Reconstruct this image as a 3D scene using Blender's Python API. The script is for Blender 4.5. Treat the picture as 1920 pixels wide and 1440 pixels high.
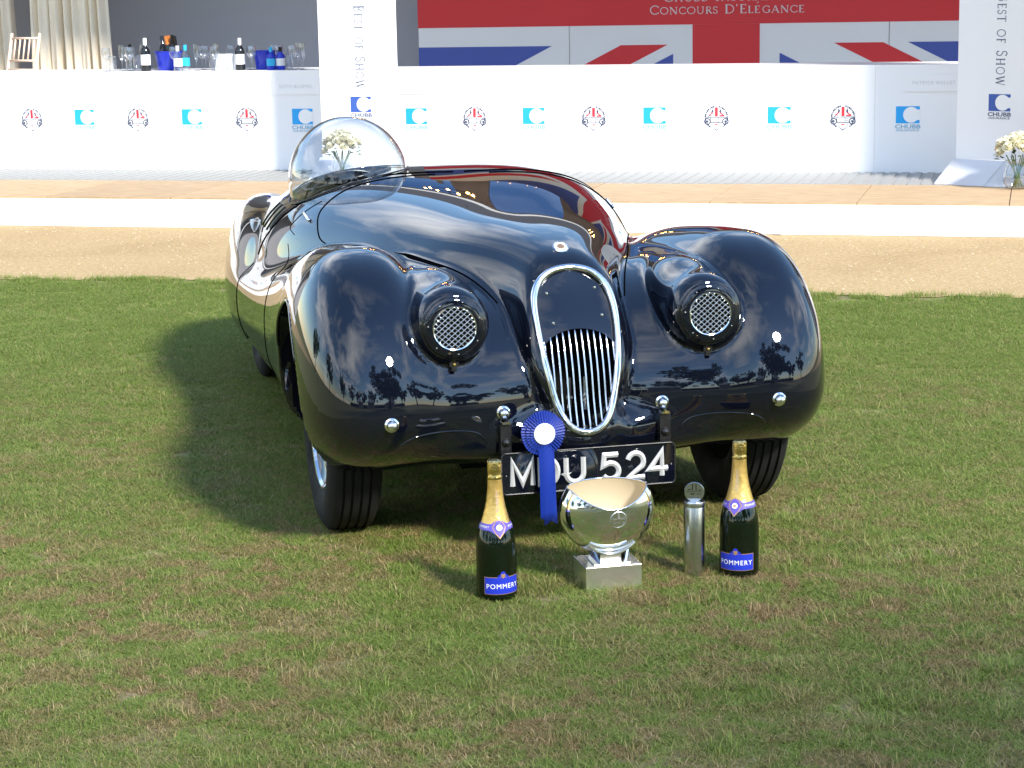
import bpy, bmesh, math, random
import numpy as np
from mathutils import Vector, Matrix, Quaternion
for o in list(bpy.data.objects): bpy.data.objects.remove(o)
SC = bpy.context.scene
COL = SC.collection
R = math.radians
PI = math.pi
random.seed(7)
rng = np.random.default_rng(7)

# ------------------------------------------------------------------ camera
F_PX, CAM_H, PITCH, ROLL = 3791.7, 1.6404, 0.1941, 0.0194
cam_d = bpy.data.cameras.new('camera')
cam = bpy.data.objects.new('camera', cam_d); COL.objects.link(cam)
cam_d.sensor_width = 36.0
cam_d.lens = F_PX / 1920 * 36.0
cam_d.clip_start = 0.05; cam_d.clip_end = 2000
cam.matrix_world = (Matrix.Translation((0, 0, CAM_H)) @ Matrix.Rotation(PI / 2 - PITCH, 4, 'X')
                    @ Matrix.Rotation(-ROLL, 4, 'Z'))
SC.camera = cam

# ------------------------------------------------------------------ light
SUN_DIR = Vector((0.447, -0.663, 0.600)).normalized()      # towards the sun
elev = math.asin(SUN_DIR.z)
az = math.atan2(SUN_DIR.x, SUN_DIR.y)                       # from +Y, clockwise
world = bpy.data.worlds.new('World'); SC.world = world; world.use_nodes = True
wn, wl = world.node_tree.nodes, world.node_tree.links
wn.clear()
w_out = wn.new('ShaderNodeOutputWorld'); w_bg = wn.new('ShaderNodeBackground')
w_sky = wn.new('ShaderNodeTexSky'); w_sky.sky_type = 'NISHITA'; w_sky.sun_disc = False
w_sky.sun_elevation = elev; w_sky.sun_rotation = az
w_sky.air_density = 1.4; w_sky.dust_density = 0.05; w_sky.ozone_density = 5.5
w_tc = wn.new('ShaderNodeTexCoord')
w_sep = wn.new('ShaderNodeSeparateXYZ'); wl.new(w_tc.outputs['Generated'], w_sep.inputs[0])
w_add = wn.new('ShaderNodeMath'); w_add.operation = 'MAXIMUM'; w_add.inputs[1].default_value = 0.0
wl.new(w_sep.outputs['Z'], w_add.inputs[0])
w_add2 = wn.new('ShaderNodeMath'); w_add2.operation = 'ADD'; w_add2.inputs[1].default_value = 0.16
wl.new(w_add.outputs[0], w_add2.inputs[0])
w_div = wn.new('ShaderNodeVectorMath'); w_div.operation = 'DIVIDE'
wl.new(w_tc.outputs['Generated'], w_div.inputs[0])
w_cmb = wn.new('ShaderNodeCombineXYZ')
for k in range(3): wl.new(w_add2.outputs[0], w_cmb.inputs[k])
wl.new(w_cmb.outputs[0], w_div.inputs[1])
CLOUD_OFF = (-8.92, -13.57, 18.8)
w_off = wn.new('ShaderNodeVectorMath'); w_off.operation = 'ADD'; w_off.inputs[1].default_value = CLOUD_OFF
wl.new(w_div.outputs[0], w_off.inputs[0])
w_noise = wn.new('ShaderNodeTexNoise'); w_noise.inputs['Scale'].default_value = 1.25
w_noise.inputs['Detail'].default_value = 9; w_noise.inputs['Roughness'].default_value = 0.58
w_noise.inputs['Distortion'].default_value = 0.35
wl.new(w_off.outputs[0], w_noise.inputs['Vector'])
w_ramp = wn.new('ShaderNodeValToRGB')
w_ramp.color_ramp.elements[0].position = 0.46; w_ramp.color_ramp.elements[0].color = (0, 0, 0, 1)
w_ramp.color_ramp.elements[1].position = 0.70; w_ramp.color_ramp.elements[1].color = (1, 1, 1, 1)
wl.new(w_noise.outputs['Fac'], w_ramp.inputs[0])
w_mix = wn.new('ShaderNodeMixRGB'); w_mix.inputs['Color2'].default_value = (9.6, 9.9, 10.4, 1)
w_big = wn.new('ShaderNodeTexNoise'); w_big.inputs['Scale'].default_value = 0.55; w_big.inputs['Detail'].default_value = 2
wl.new(w_off.outputs[0], w_big.inputs['Vector'])
w_bigr = wn.new('ShaderNodeMapRange'); w_bigr.inputs['From Min'].default_value = 0.40; w_bigr.inputs['From Max'].default_value = 0.55
wl.new(w_big.outputs['Fac'], w_bigr.inputs['Value'])
w_cov = wn.new('ShaderNodeMath'); w_cov.operation = 'MULTIPLY'
wl.new(w_ramp.outputs[0], w_cov.inputs[0]); wl.new(w_bigr.outputs[0], w_cov.inputs[1]); wl.new(w_cov.outputs[0], w_mix.inputs['Fac']); wl.new(w_sky.outputs[0], w_mix.inputs['Color1'])
wl.new(w_mix.outputs[0], w_bg.inputs['Color'])
w_bg.inputs['Strength'].default_value = 0.15
wl.new(w_bg.outputs[0], w_out.inputs['Surface'])

sun_d = bpy.data.lights.new('sun', 'SUN'); sun = bpy.data.objects.new('sun', sun_d); COL.objects.link(sun)
sun_d.energy = 3.9; sun_d.angle = R(7.0); sun_d.color = (1.0, 0.955, 0.88)
sun.rotation_euler = (-SUN_DIR).to_track_quat('-Z', 'Y').to_euler()
sun.location = SUN_DIR * 50

SC.view_settings.view_transform = 'Standard'; SC.view_settings.look = 'None'
SC.view_settings.exposure = 1.05; SC.view_settings.gamma = 1.0
SC.view_settings.use_curve_mapping = False
try:
    SC.cycles.use_denoising = True
    SC.cycles.max_bounces = 10; SC.cycles.transparent_max_bounces = 16
    SC.cycles.sample_clamp_indirect = 8
except Exception:
    pass

# ------------------------------------------------------------------ helpers
def link(o): COL.objects.link(o); return o

def mesh_obj(name, verts, faces, mat=None, parent=None, smooth=False, loc=None, rot=None):
    me = bpy.data.meshes.new(name)
    me.from_pydata([tuple(map(float, v)) for v in verts], [], [tuple(map(int, f)) for f in faces])
    if smooth: me.polygons.foreach_set('use_smooth', [True] * len(me.polygons))
    me.update()
    return wrap(name, me, mat, parent, loc, rot)

def wrap(name, me, mat=None, parent=None, loc=None, rot=None):
    o = link(bpy.data.objects.new(name, me))
    if mat is not None and len(me.materials) == 0: me.materials.append(mat)
    if parent is not None: o.parent = parent
    if loc is not None: o.location = loc
    if rot is not None: o.rotation_euler = rot
    return o

def tag(o, label=None, cat=None, group=None, kind=None):
    if label: o['label'] = label
    if cat: o['category'] = cat
    if group: o['group'] = group
    if kind: o['kind'] = kind
    return o

def empty(name, loc=(0, 0, 0), rz=0.0, label=None, cat=None, group=None, kind=None):
    o = link(bpy.data.objects.new(name, None)); o.location = loc; o.rotation_euler = (0, 0, rz)
    o.empty_display_size = 0.1
    return tag(o, label, cat, group, kind)

def copy_tree(o, parent=None):
    c = link(o.copy()); c.parent = parent
    for ch in [x for x in bpy.data.objects if x.parent == o]: copy_tree(ch, c)
    return c

class MB:
    """collects simple solids into one mesh"""
    def __init__(s): s.v = []; s.f = []; s.m = []; s.mi = 0
    def add(s, v, f):
        b = len(s.v); s.v += [tuple(p) for p in v]; s.f += [tuple(i + b for i in q) for q in f]
        s.m += [s.mi] * len(f); return s
    def box(s, x0, x1, y0, y1, z0, z1):
        return s.add([(x0, y0, z0), (x1, y0, z0), (x1, y1, z0), (x0, y1, z0), (x0, y0, z1), (x1, y0, z1), (x1, y1, z1), (x0, y1, z1)],
                     [(0, 3, 2, 1), (4, 5, 6, 7), (0, 1, 5, 4), (1, 2, 6, 5), (2, 3, 7, 6), (3, 0, 4, 7)])
    def tube(s, pts, r, n=8, closed=False, cap=True):
        pts = [Vector(p) for p in pts]; N = len(pts); rr = r if hasattr(r, '__len__') else [r] * N
        T = []
        for i in range(N):
            a = pts[(i - 1) % N] if (closed or i > 0) else pts[i]
            b = pts[(i + 1) % N] if (closed or i < N - 1) else pts[i]
            T.append((b - a).normalized())
        ref = Vector((0, 0, 1)) if abs(T[0].z) < 0.9 else Vector((1, 0, 0))
        nrm = (ref - T[0] * ref.dot(T[0])).normalized()
        v = []; f = []
        for i in range(N):
            nrm = (nrm - T[i] * nrm.dot(T[i])).normalized(); bi = T[i].cross(nrm)
            for k in range(n):
                a = 2 * PI * k / n
                v.append(pts[i] + (nrm * math.cos(a) + bi * math.sin(a)) * rr[i])
        M = N if closed else N - 1
        for i in range(M):
            j = (i + 1) % N
            for k in range(n): f.append((i * n + k, i * n + (k + 1) % n, j * n + (k + 1) % n, j * n + k))
        if cap and not closed:
            f.append(tuple(range(n - 1, -1, -1))); f.append(tuple((N - 1) * n + k for k in range(n)))
        return s.add(v, f)
    def lathe(s, prof, n=32, M=None, a0=0.0, a1=2 * PI):
        """profile of (r, z) turned round z; M an optional matrix"""
        full = abs(a1 - a0 - 2 * PI) < 1e-6; m = n if full else n + 1
        v = []; f = []
        for r, z in prof:
            for k in range(m):
                a = a0 + (a1 - a0) * k / n
                p = Vector((r * math.cos(a), r * math.sin(a), z))
                v.append(M @ p if M is not None else p)
        for i in range(len(prof) - 1):
            for k in range(n):
                k2 = (k + 1) % m
                f.append((i * m + k, i * m + k2, (i + 1) * m + k2, (i + 1) * m + k))
        return s.add(v, f)
    def prism(s, poly, h0, h1, M=None):
        """poly in (x, y) extruded along z"""
        n = len(poly); v = [Vector((x, y, h0)) for x, y in poly] + [Vector((x, y, h1)) for x, y in poly]
        if M is not None: v = [M @ p for p in v]
        f = [tuple(range(n - 1, -1, -1)), tuple(range(n, 2 * n))] + [(i, (i + 1) % n, n + (i + 1) % n, n + i) for i in range(n)]
        return s.add(v, f)
    def sheet(s, poly, M=None, h=0.0):
        v = [Vector((x, y, h)) for x, y in poly]
        if M is not None: v = [M @ p for p in v]
        return s.add(v, [tuple(range(len(v)))])
    def build(s, name, mat, parent=None, smooth=False, loc=None, rot=None, weld=False):
        me = bpy.data.meshes.new(name); me.from_pydata(s.v, [], s.f)
        mats = mat if isinstance(mat, (list, tuple)) else [mat]
        for m in mats: me.materials.append(m)
        if len(mats) > 1: me.polygons.foreach_set('material_index', s.m)
        if weld:
            bm = bmesh.new(); bm.from_mesh(me); bmesh.ops.remove_doubles(bm, verts=bm.verts, dist=1e-5)
            bmesh.ops.recalc_face_normals(bm, faces=bm.faces); bm.to_mesh(me); bm.free()
        if smooth:
            me.polygons.foreach_set('use_smooth', [True] * len(me.polygons))
            if smooth != 'all': me.set_sharp_from_angle(angle=R(38))
        me.update()
        return wrap(name, me, None, parent, loc, rot)

def plane_m(origin, ex, ey):
    ex = Vector(ex).normalized(); ey = Vector(ey).normalized(); ez = ex.cross(ey)
    M = Matrix.Identity(4)
    for i in range(3): M[i][0] = ex[i]; M[i][1] = ey[i]; M[i][2] = ez[i]; M[i][3] = origin[i]
    return M

# ------------------------------------------------------------------ materials
def new_mat(name):
    m = bpy.data.materials.new(name); m.use_nodes = True
    return m, m.node_tree.nodes, m.node_tree.links, m.node_tree.nodes['Principled BSDF']

def mat(name, col, rough=0.5, metal=0.0, spec=0.5, coat=0.0, var=0.0, scale=20.0, bump=0.0, bscale=200.0, sheen=0.0, ior=1.5, rvar=0.0):
    m, n, l, b = new_mat(name)
    b.inputs['Base Color'].default_value = (*col, 1); b.inputs['Roughness'].default_value = rough
    b.inputs['Metallic'].default_value = metal; b.inputs['Specular IOR Level'].default_value = spec
    b.inputs['Coat Weight'].default_value = coat; b.inputs['Coat Roughness'].default_value = 0.02
    b.inputs['IOR'].default_value = ior
    if var or rvar:
        tc = n.new('ShaderNodeTexCoord'); t = n.new('ShaderNodeTexNoise'); t.inputs['Scale'].default_value = scale
        t.inputs['Detail'].default_value = 6; l.new(tc.outputs['Object'], t.inputs['Vector'])
    if var:
        mx = n.new('ShaderNodeMixRGB'); mx.inputs['Color1'].default_value = (*[c * (1 - var) for c in col], 1)
        mx.inputs['Color2'].default_value = (*[min(1, c * (1 + var)) for c in col], 1)
        l.new(t.outputs['Fac'], mx.inputs['Fac']); l.new(mx.outputs[0], b.inputs['Base Color'])
    if rvar:
        mr = n.new('ShaderNodeMapRange'); mr.inputs['From Min'].default_value = 0.35; mr.inputs['From Max'].default_value = 0.7
        mr.inputs['To Min'].default_value = rough; mr.inputs['To Max'].default_value = rough + rvar
        l.new(t.outputs['Fac'], mr.inputs['Value']); l.new(mr.outputs[0], b.inputs['Roughness'])
    if bump:
        tc2 = n.new('ShaderNodeTexCoord'); t2 = n.new('ShaderNodeTexNoise'); t2.inputs['Scale'].default_value = bscale
        t2.inputs['Detail'].default_value = 4; l.new(tc2.outputs['Object'], t2.inputs['Vector'])
        bp = n.new('ShaderNodeBump'); bp.inputs['Strength'].default_value = bump; bp.inputs['Distance'].default_value = 0.002
        l.new(t2.outputs['Fac'], bp.inputs['Height']); l.new(bp.outputs[0], b.inputs['Normal'])
    return m

def thin_glass(name, tint=(1, 1, 1), refl=1.0, rough=0.0):
    m = bpy.data.materials.new(name); m.use_nodes = True
    n, l = m.node_tree.nodes, m.node_tree.links; n.clear()
    out = n.new('ShaderNodeOutputMaterial'); mx = n.new('ShaderNodeMixShader')
    tr = n.new('ShaderNodeBsdfTransparent'); tr.inputs[0].default_value = (*tint, 1)
    gl = n.new('ShaderNodeBsdfGlossy'); gl.inputs['Roughness'].default_value = rough
    fr = n.new('ShaderNodeFresnel'); ge = n.new('ShaderNodeNewGeometry')
    mr = n.new('ShaderNodeMapRange'); mr.inputs['To Min'].default_value = 1.5; mr.inputs['To Max'].default_value = 1 / 1.5
    l.new(ge.outputs['Backfacing'], mr.inputs['Value']); l.new(mr.outputs[0], fr.inputs['IOR'])
    mu = n.new('ShaderNodeMath'); mu.operation = 'MULTIPLY'; mu.inputs[1].default_value = refl; mu.use_clamp = True
    l.new(fr.outputs[0], mu.inputs[0]); l.new(mu.outputs[0], mx.inputs[0])
    l.new(tr.outputs[0], mx.inputs[1]); l.new(gl.outputs[0], mx.inputs[2]); l.new(mx.outputs[0], out.inputs['Surface'])
    return m

M_PAINT = mat('black_paint', (0.0022, 0.003, 0.007), rough=0.012, ior=1.55, coat=0.4, rvar=0.015, scale=6)
M_CHROME = mat('chrome', (0.88, 0.88, 0.90), rough=0.04, metal=1.0, rvar=0.05, scale=30)
M_STEEL = mat('steel', (0.62, 0.63, 0.64), rough=0.20, metal=1.0, rvar=0.05, scale=12)
M_RUBBER = mat('rubber', (0.010, 0.0095, 0.009), rough=0.65, spec=0.25, var=0.35, scale=14, bump=0.25, bscale=120, rvar=0.25)
M_DARK = mat('dark_void', (0.006, 0.006, 0.006), rough=0.9, spec=0.1)
M_SATIN = mat('satin_black', (0.010, 0.010, 0.011), rough=0.22, rvar=0.15, scale=30)
M_GAP = mat('gap_black', (0.002, 0.002, 0.002), rough=0.9, spec=0.0)
M_LETTER = mat('plate_silver', (0.46, 0.46, 0.45), rough=0.36, metal=0.25, var=0.15, scale=60)

# ------------------------------------------------------------------ car body as a smooth field
CAR_X, CAR_Y, CAR_YAW = 0.1032, 6.214, 0.2271

def spl(xs, ys):
    """natural cubic spline tabulated densely; xs ascending"""
    xs = np.array(xs, float); ys = np.array(ys, float); n = len(xs); h = np.diff(xs)
    A = np.eye(n); b = np.zeros(n)
    for i in range(1, n - 1):
        A[i, i - 1] = h[i - 1]; A[i, i] = 2 * (h[i - 1] + h[i]); A[i, i + 1] = h[i]
        b[i] = 6 * ((ys[i + 1] - ys[i]) / h[i] - (ys[i] - ys[i - 1]) / h[i - 1])
    m = np.linalg.solve(A, b); t = np.linspace(xs[0], xs[-1], 4000)
    i = np.clip(np.searchsorted(xs, t) - 1, 0, n - 2); d = t - xs[i]
    y = ys[i] + d * ((ys[i + 1] - ys[i]) / h[i] - h[i] * (2 * m[i] + m[i + 1]) / 6) + d * d * m[i] / 2 + d ** 3 * (m[i + 1] - m[i]) / (6 * h[i])
    return lambda q: np.interp(q, t, y)

def sm01(t): t = np.clip(t, 0, 1); return t * t * t * (t * (t * 6 - 15) + 10)
def smin(a, b, k): hh = np.clip(k - np.abs(a - b), 0, None) / k; return np.minimum(a, b) - hh ** 3 * k / 6
def smax(a, b, k): return -smin(-a, -b, k)

T_TOP = spl([-3.75, -3.4, -3.0, -2.5, -2.0, -1.5, -1.2, -0.83, -0.38, 0.0, 0.15, 0.25, 0.35, 0.5],
            [0.50, 0.63, 0.755, 0.868, 0.942, 0.976, 0.976, 0.963, 0.935, 0.904, 0.882, 0.860, 0.828, 0.770])
G_X = spl([0.20, 0.36, 0.50, 0.62, 0.72, 0.80, 0.86, 1.0], [0.488, 0.492, 0.472, 0.432, 0.384, 0.332, 0.285, 0.16])
T_W = spl([-3.75, -3.4, -3.0, -2.4, -1.9, -1.5, -1.2, -0.9, -0.6, -0.3, 0.0, 0.2, 0.35, 0.45, 0.6],
          [0.25, 0.38, 0.52, 0.65, 0.700, 0.694, 0.645, 0.574, 0.500, 0.408, 0.298, 0.218, 0.178, 0.163, 0.150])
T_OUT = spl([-3.8, -3.2, -2.6, -2.1, -1.6, -1.0, -0.45, -0.15, 0.1, 0.3, 0.7],
            [0.52, 0.66, 0.745, 0.768, 0.760, 0.758, 0.776, 0.803, 0.814, 0.816, 0.816])
T_FEN = spl([-2.6, -2.0, -1.7, -1.4, -1.0, -0.6, -0.3, 0.0, 0.2, 0.6],
            [0.60, 0.605, 0.615, 0.645, 0.715, 0.797, 0.854, 0.882, 0.888, 0.888])

def sup(x, ay, z, yc, a, zc, bt, bb, n, qx, Lx):
    """superellipsoid-like distance; qx >= 0 is the distance beyond the straight part"""
    u = np.abs(ay - yc) / a
    v = np.where(z > zc, (z - zc) / bt, (zc - z) / bb)
    q = qx / Lx
    rho = np.maximum((u ** n + v ** n + q ** n) ** (1.0 / n), 1e-4)
    p = np.sqrt((ay - yc) ** 2 + (z - zc) ** 2 + qx ** 2)
    return p - p / rho

def body_open(x, y, z):
    ay = np.abs(y)
    # centre body: bonnet, scuttle, tail
    top = T_TOP(x); w = T_W(x); c = 0.45
    tap = 1 - 0.42 * sm01((0.66 - z) / 0.34) * sm01((x - 0.0) / 0.30)
    n = 3.2 - 0.5 * sm01((x + 0.3) / 0.6)
    bb = 0.5 - 0.37 * sm01((x + 0.05) / 0.35)
    u = ay / (w * tap); v = np.where(z > c, (z - c) / (top - c), (c - z) / bb)
    rho = np.maximum((u ** n + v ** n) ** (1 / n), 1e-4)
    p = np.sqrt(ay ** 2 + (z - c) ** 2); dC = p - p / rho
    npl = (x - G_X(z)) * 0.93 + 0.45 * ay ** 2
    dC = smax(dC, npl, 0.075)
    dC = smax(dC, -x - 3.55, 0.35)
    ow = T_OUT(x)
    # front fenders: elliptical in side view, fuller in plan
    qf = np.where(x > -1, np.clip(x - 0.05, 0, None) / 0.470, np.clip(-2.7 - x, 0, None) / 0.85)
    yc = ow - 0.215
    v = np.where(z > 0.455, (z - 0.455) / (T_FEN(x) - 0.455), (0.455 - z) / 0.230)
    u = np.where(ay > yc, (ay - yc) / 0.215, (yc - ay) / 0.225)
    sv = np.sqrt(qf ** 2 + v ** 2)
    rho = np.maximum((u ** 2.6 + sv ** 2.6) ** (1 / 2.6), 1e-4)
    p = np.sqrt((ay - yc) ** 2 + (z - 0.455) ** 2 + (qf * 0.47) ** 2); dF = p - p / rho
    # cheeks between fender and grille
    qk = np.clip(x + 0.10, 0, None) / 0.592
    u = np.where(ay > 0.57, (ay - 0.57) / 0.215, (0.57 - ay) / 0.88)
    v = np.where(z > 0.445, (z - 0.445) / 0.36, (0.445 - z) / 0.24)
    sv = np.sqrt(qk ** 2 + v ** 2)
    nk = np.where(ay > 0.57, 3.0, 2.15); rho = np.maximum((u ** nk + sv ** nk) ** (1 / nk), 1e-4)
    p = np.sqrt((ay - 0.57) ** 2 + (z - 0.445) ** 2 + (qk * 0.592) ** 2); dK = p - p / rho
    dK = dK + 0.3 * sm01((-0.25 - x) / 0.6)
    # rear fenders
    qr = np.where(x > -2.35, np.clip(x + 2.35, 0, None) / 0.72, np.clip(-2.45 - x, 0, None) / 1.10)
    dR = sup(x, ay, z, ow - 0.180, 0.180, 0.42, 0.362, 0.22, 2.5, qr, 1.0)
    # front apron
    dA = sup(x, ay, z, 0.0, 0.66, 0.345, 0.115, 0.11, 2.8, np.clip(x + 0.05, 0, None), 0.525) + 0.3 * sm01((-0.25 - x) / 0.6)
    # headlamp pods
    t = np.clip((0.40 - x) / 0.85, 0, 1)
    ax = np.clip(x, -0.45, 0.412); py = 0.381 + 0.03 * t; pz = 0.6925 + 0.016 * sm01(t * 3)
    rad = 0.113 + 0.010 * sm01(t * 4) - 0.060 * t ** 2
    dP = np.sqrt((x - ax) ** 2 + (ay - py) ** 2 + (z - pz) ** 2) - rad
    dP = smax(dP, x - 0.474, 0.012)
    d = smin(dF, dK, 0.12)
    d = smin(dC, d, 0.04 + 0.05 * sm01((-0.5 - x) / 0.8))
    d = smin(d, dR, 0.07)
    d = smin(d, dA, 0.12)
    d = smin(d, dP, 0.035)
    d = smax(d, -x - 3.56, 0.15)
    d = smax(d, 0.210 + 0.018 * sm01((x - 0.1) / 0.3) - z, 0.05)
    return d

G_PTS = [(0.0, 0.826), (0.045, 0.822), (0.088, 0.802), (0.114, 0.765), (0.122, 0.715), (0.121, 0.655), (0.113, 0.585),
         (0.101, 0.515), (0.086, 0.450), (0.066, 0.400), (0.036, 0.373), (0.0, 0.366)]
_gz = spl([p[1] for p in G_PTS[::-1]][1:-1], [p[0] for p in G_PTS[::-1]][1:-1])
def grille_in(y, z):
    return np.maximum(np.abs(y) - _gz(z), np.maximum(z - 0.820, 0.372 - z))

ARCH_X, ARCH_Z, ARCH_R = -0.075, 0.335, 0.372
def body(x, y, z):
    d = body_open(x, y, z)
    ay = np.abs(y)
    arch = np.maximum(np.sqrt((x - ARCH_X) ** 2 + (z - ARCH_Z) ** 2) - ARCH_R, 0.50 - ay)
    d = smax(d, -arch, 0.012)
    cav = np.maximum(grille_in(y, z) + 0.004, 0.19 - x)
    return np.maximum(d, -cav)

def grad(fn, P, e=1e-3):
    x, y, z = P[:, 0], P[:, 1], P[:, 2]
    return np.stack([fn(x + e, y, z) - fn(x - e, y, z), fn(x, y + e, z) - fn(x, y - e, z), fn(x, y, z + e) - fn(x, y, z - e)], 1) / (2 * e)

def to_surface(P, fn=body_open, it=6):
    P = np.array(P, float)
    for _ in range(it):
        d = fn(P[:, 0], P[:, 1], P[:, 2]); g = grad(fn, P); g2 = np.maximum((g * g).sum(1), 0.05)
        P = P - g * (np.clip(d, -0.03, 0.03) / g2)[:, None]
    g = grad(fn, P); nrm = g / np.maximum(np.linalg.norm(g, axis=1), 1e-6)[:, None]
    return P, nrm

def front_x(y, z, fn=body_open, x0=0.75):
    y = np.atleast_1d(np.asarray(y, float)); z = np.atleast_1d(np.asarray(z, float)); x = np.full(y.shape, x0)
    for _ in range(300):
        d = fn(x, y, z); x = x - np.maximum(d * 0.6, 0); 
    return x

def top_z(x, y, fn=body_open):
    x = np.atleast_1d(np.asarray(x, float)); y = np.atleast_1d(np.asarray(y, float)); z = np.full(x.shape, 1.2)
    for _ in range(300): z = z - np.maximum(fn(x, y, z) * 0.6, 0)
    return z

def surface_nets(fn, lo, hi, h):
    ax = [np.arange(lo[i], hi[i] + h, h) for i in range(3)]
    X, Y, Z = np.meshgrid(*ax, indexing='ij')
    Fv = fn(X, Y, Z)
    del X, Y, Z
    S = Fv < 0; nx, ny, nz = Fv.shape
    cs = (nx - 1, ny - 1, nz - 1)
    acc = np.zeros(cs + (3,), np.float32); cnt = np.zeros(cs, np.float32)
    idx = [np.arange(n, dtype=np.float32) for n in Fv.shape]
    for a in range(3):
        s0 = [slice(None)] * 3; s1 = [slice(None)] * 3; s0[a] = slice(0, -1); s1[a] = slice(1, None)
        F0 = Fv[tuple(s0)]; F1 = Fv[tuple(s1)]; cr = S[tuple(s0)] != S[tuple(s1)]
        I = np.argwhere(cr); t = F0[cr] / (F0[cr] - F1[cr])
        P = I.astype(np.float32); P[:, a] += t
        o = [b for b in range(3) if b != a]
        for da in (0, 1):
            for db in (0, 1):
                C = I.copy(); C[:, o[0]] -= da; C[:, o[1]] -= db
                ok = (C[:, o[0]] >= 0) & (C[:, o[1]] >= 0) & (C[:, o[0]] < cs[o[0]]) & (C[:, o[1]] < cs[o[1]])
                C = C[ok]
                np.add.at(acc, (C[:, 0], C[:, 1], C[:, 2]), P[ok]); np.add.at(cnt, (C[:, 0], C[:, 1], C[:, 2]), 1)
    act = cnt > 0; vid = -np.ones(cs, np.int64); vid[act] = np.arange(act.sum())
    V = acc[act] / cnt[act][:, None] * h + np.array(lo)
    Q = []
    for a in range(3):
        s0 = [slice(None)] * 3; s1 = [slice(None)] * 3; s0[a] = slice(0, -1); s1[a] = slice(1, None)
        cr = S[tuple(s0)] != S[tuple(s1)]; I = np.argwhere(cr)
        o = [b for b in range(3) if b != a]
        ok = (I[:, o[0]] > 0) & (I[:, o[1]] > 0) & (I[:, o[0]] < cs[o[0]]) & (I[:, o[1]] < cs[o[1]]); I = I[ok]
        def cell(da, db):
            C = I.copy(); C[:, o[0]] -= da; C[:, o[1]] -= db; return vid[C[:, 0], C[:, 1], C[:, 2]]
        q = np.stack([cell(1, 1), cell(0, 1), cell(0, 0), cell(1, 0)], 1)
        inside = S[I[:, 0], I[:, 1], I[:, 2]]
        flip = ~inside if a != 1 else inside
        q[flip] = q[flip][:, ::-1]
        Q.append(q)
    return V, np.concatenate(Q)

car = empty('vintage_car', (CAR_X, CAR_Y, 0), CAR_YAW - PI / 2,
            'black vintage open sports car with bubble canopy parked on the lawn', 'car')

GRID = 0.0115
V, Q = surface_nets(body, (-3.8, -0.86, 0.16), (0.62, 0.86, 1.02), GRID)
for _ in range(4):
    d = body(V[:, 0], V[:, 1], V[:, 2]); g = grad(body, V); g2 = np.maximum((g * g).sum(1), 0.2)
    V = V - g * np.clip(d / g2, -0.006, 0.006)[:, None]
g = grad(body, V); NRM = g / np.maximum(np.linalg.norm(g, axis=1), 1e-6)[:, None]
me = bpy.data.meshes.new('body')
me.vertices.add(len(V)); me.vertices.foreach_set('co', V.astype(np.float32).ravel())
me.loops.add(Q.size); me.loops.foreach_set('vertex_index', Q.astype(np.int32).ravel())
me.polygons.add(len(Q)); me.polygons.foreach_set('loop_start', np.arange(0, Q.size, 4, dtype=np.int32))
me.polygons.foreach_set('use_smooth', np.ones(len(Q), bool))
me.update(calc_edges=True); me.validate()
me.normals_split_custom_set_from_vertices(NRM.astype(np.float32))
me.materials.append(M_PAINT)
car_body = wrap('body', me, None, car)
print('BODY', len(V), len(Q))

# ------------------------------------------------------------------ car parts
def ring_pts(pts, n):
    """resample a closed polyline"""
    P = np.array(pts); L = np.r_[0, np.cumsum(np.linalg.norm(np.diff(np.vstack([P, P[:1]]), axis=0), axis=1))]
    t = np.linspace(0, L[-1], n, endpoint=False); PP = np.vstack([P, P[:1]])
    return np.stack([np.interp(t, L, PP[:, k]) for k in range(P.shape[1])], 1)

def smooth_closed(P, it=3):
    P = np.array(P)
    for _ in range(it): P = 0.25 * np.roll(P, 1, 0) + 0.5 * P + 0.25 * np.roll(P, -1, 0)
    return P

# the chrome surround of the grille
gp = np.array(G_PTS + [(-y, z) for y, z in G_PTS[::-1][1:-1]])
gp = smooth_closed(ring_pts(gp, 72), 4)
gx = front_x(gp[:, 0] * 1.10, (gp[:, 1] - 0.6) * 1.03 + 0.6)
gx = smooth_closed(gx[:, None], 6)[:, 0]
grille = empty('grille', (0, 0, 0)); grille.parent = car
g3 = [(gx[i] + 0.006, gp[i, 0], gp[i, 1]) for i in range(len(gp))]
MB().tube(g3, 0.0108, n=12, closed=True).build('grille_surround', M_CHROME, grille, smooth='all')
def g_face(y, z):
    """x of the grille face, from the surround"""
    return float(np.interp(z, np.sort(gp[:37, 1]), gx[:37][np.argsort(gp[:37, 1])])) - 0.002
def g_half(z): return float(_gz(z))
# blanking panel over the upper opening
AR_Z, AR_H = 0.572, 0.086            # springing height and rise of the arched lower edge
mbp = MB(); rows = 26; cols = 24; vv = []; ff = []
for i in range(rows + 1):
    for j in range(cols + 1):
        s_ = -1 + 2 * j / cols
        zlo = AR_Z + AR_H * math.sqrt(max(0, 1 - (s_ * 0.97) ** 2))
        zhi = 0.818
        z = zlo + (zhi - zlo) * i / rows
        y = s_ * max(0.02, g_half(min(z, 0.816))) * 0.985
        if z > 0.76: 
            k = (z - 0.76) / 0.06; y = s_ * max(0.01, g_half(0.76) * math.sqrt(max(0, 1 - k * k * 0.94)))
        vv.append((g_face(y, z) - 0.004 + 0.012 * (1 - s_ * s_), y, z))
for i in range(rows):
    for j in range(cols):
        a = i * (cols + 1) + j; ff.append((a, a + 1, a + cols + 2, a + cols + 1))
mbp.add(vv, ff); panel = mbp.build('blanking_panel', M_PAINT, grille, smooth='all')
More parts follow.
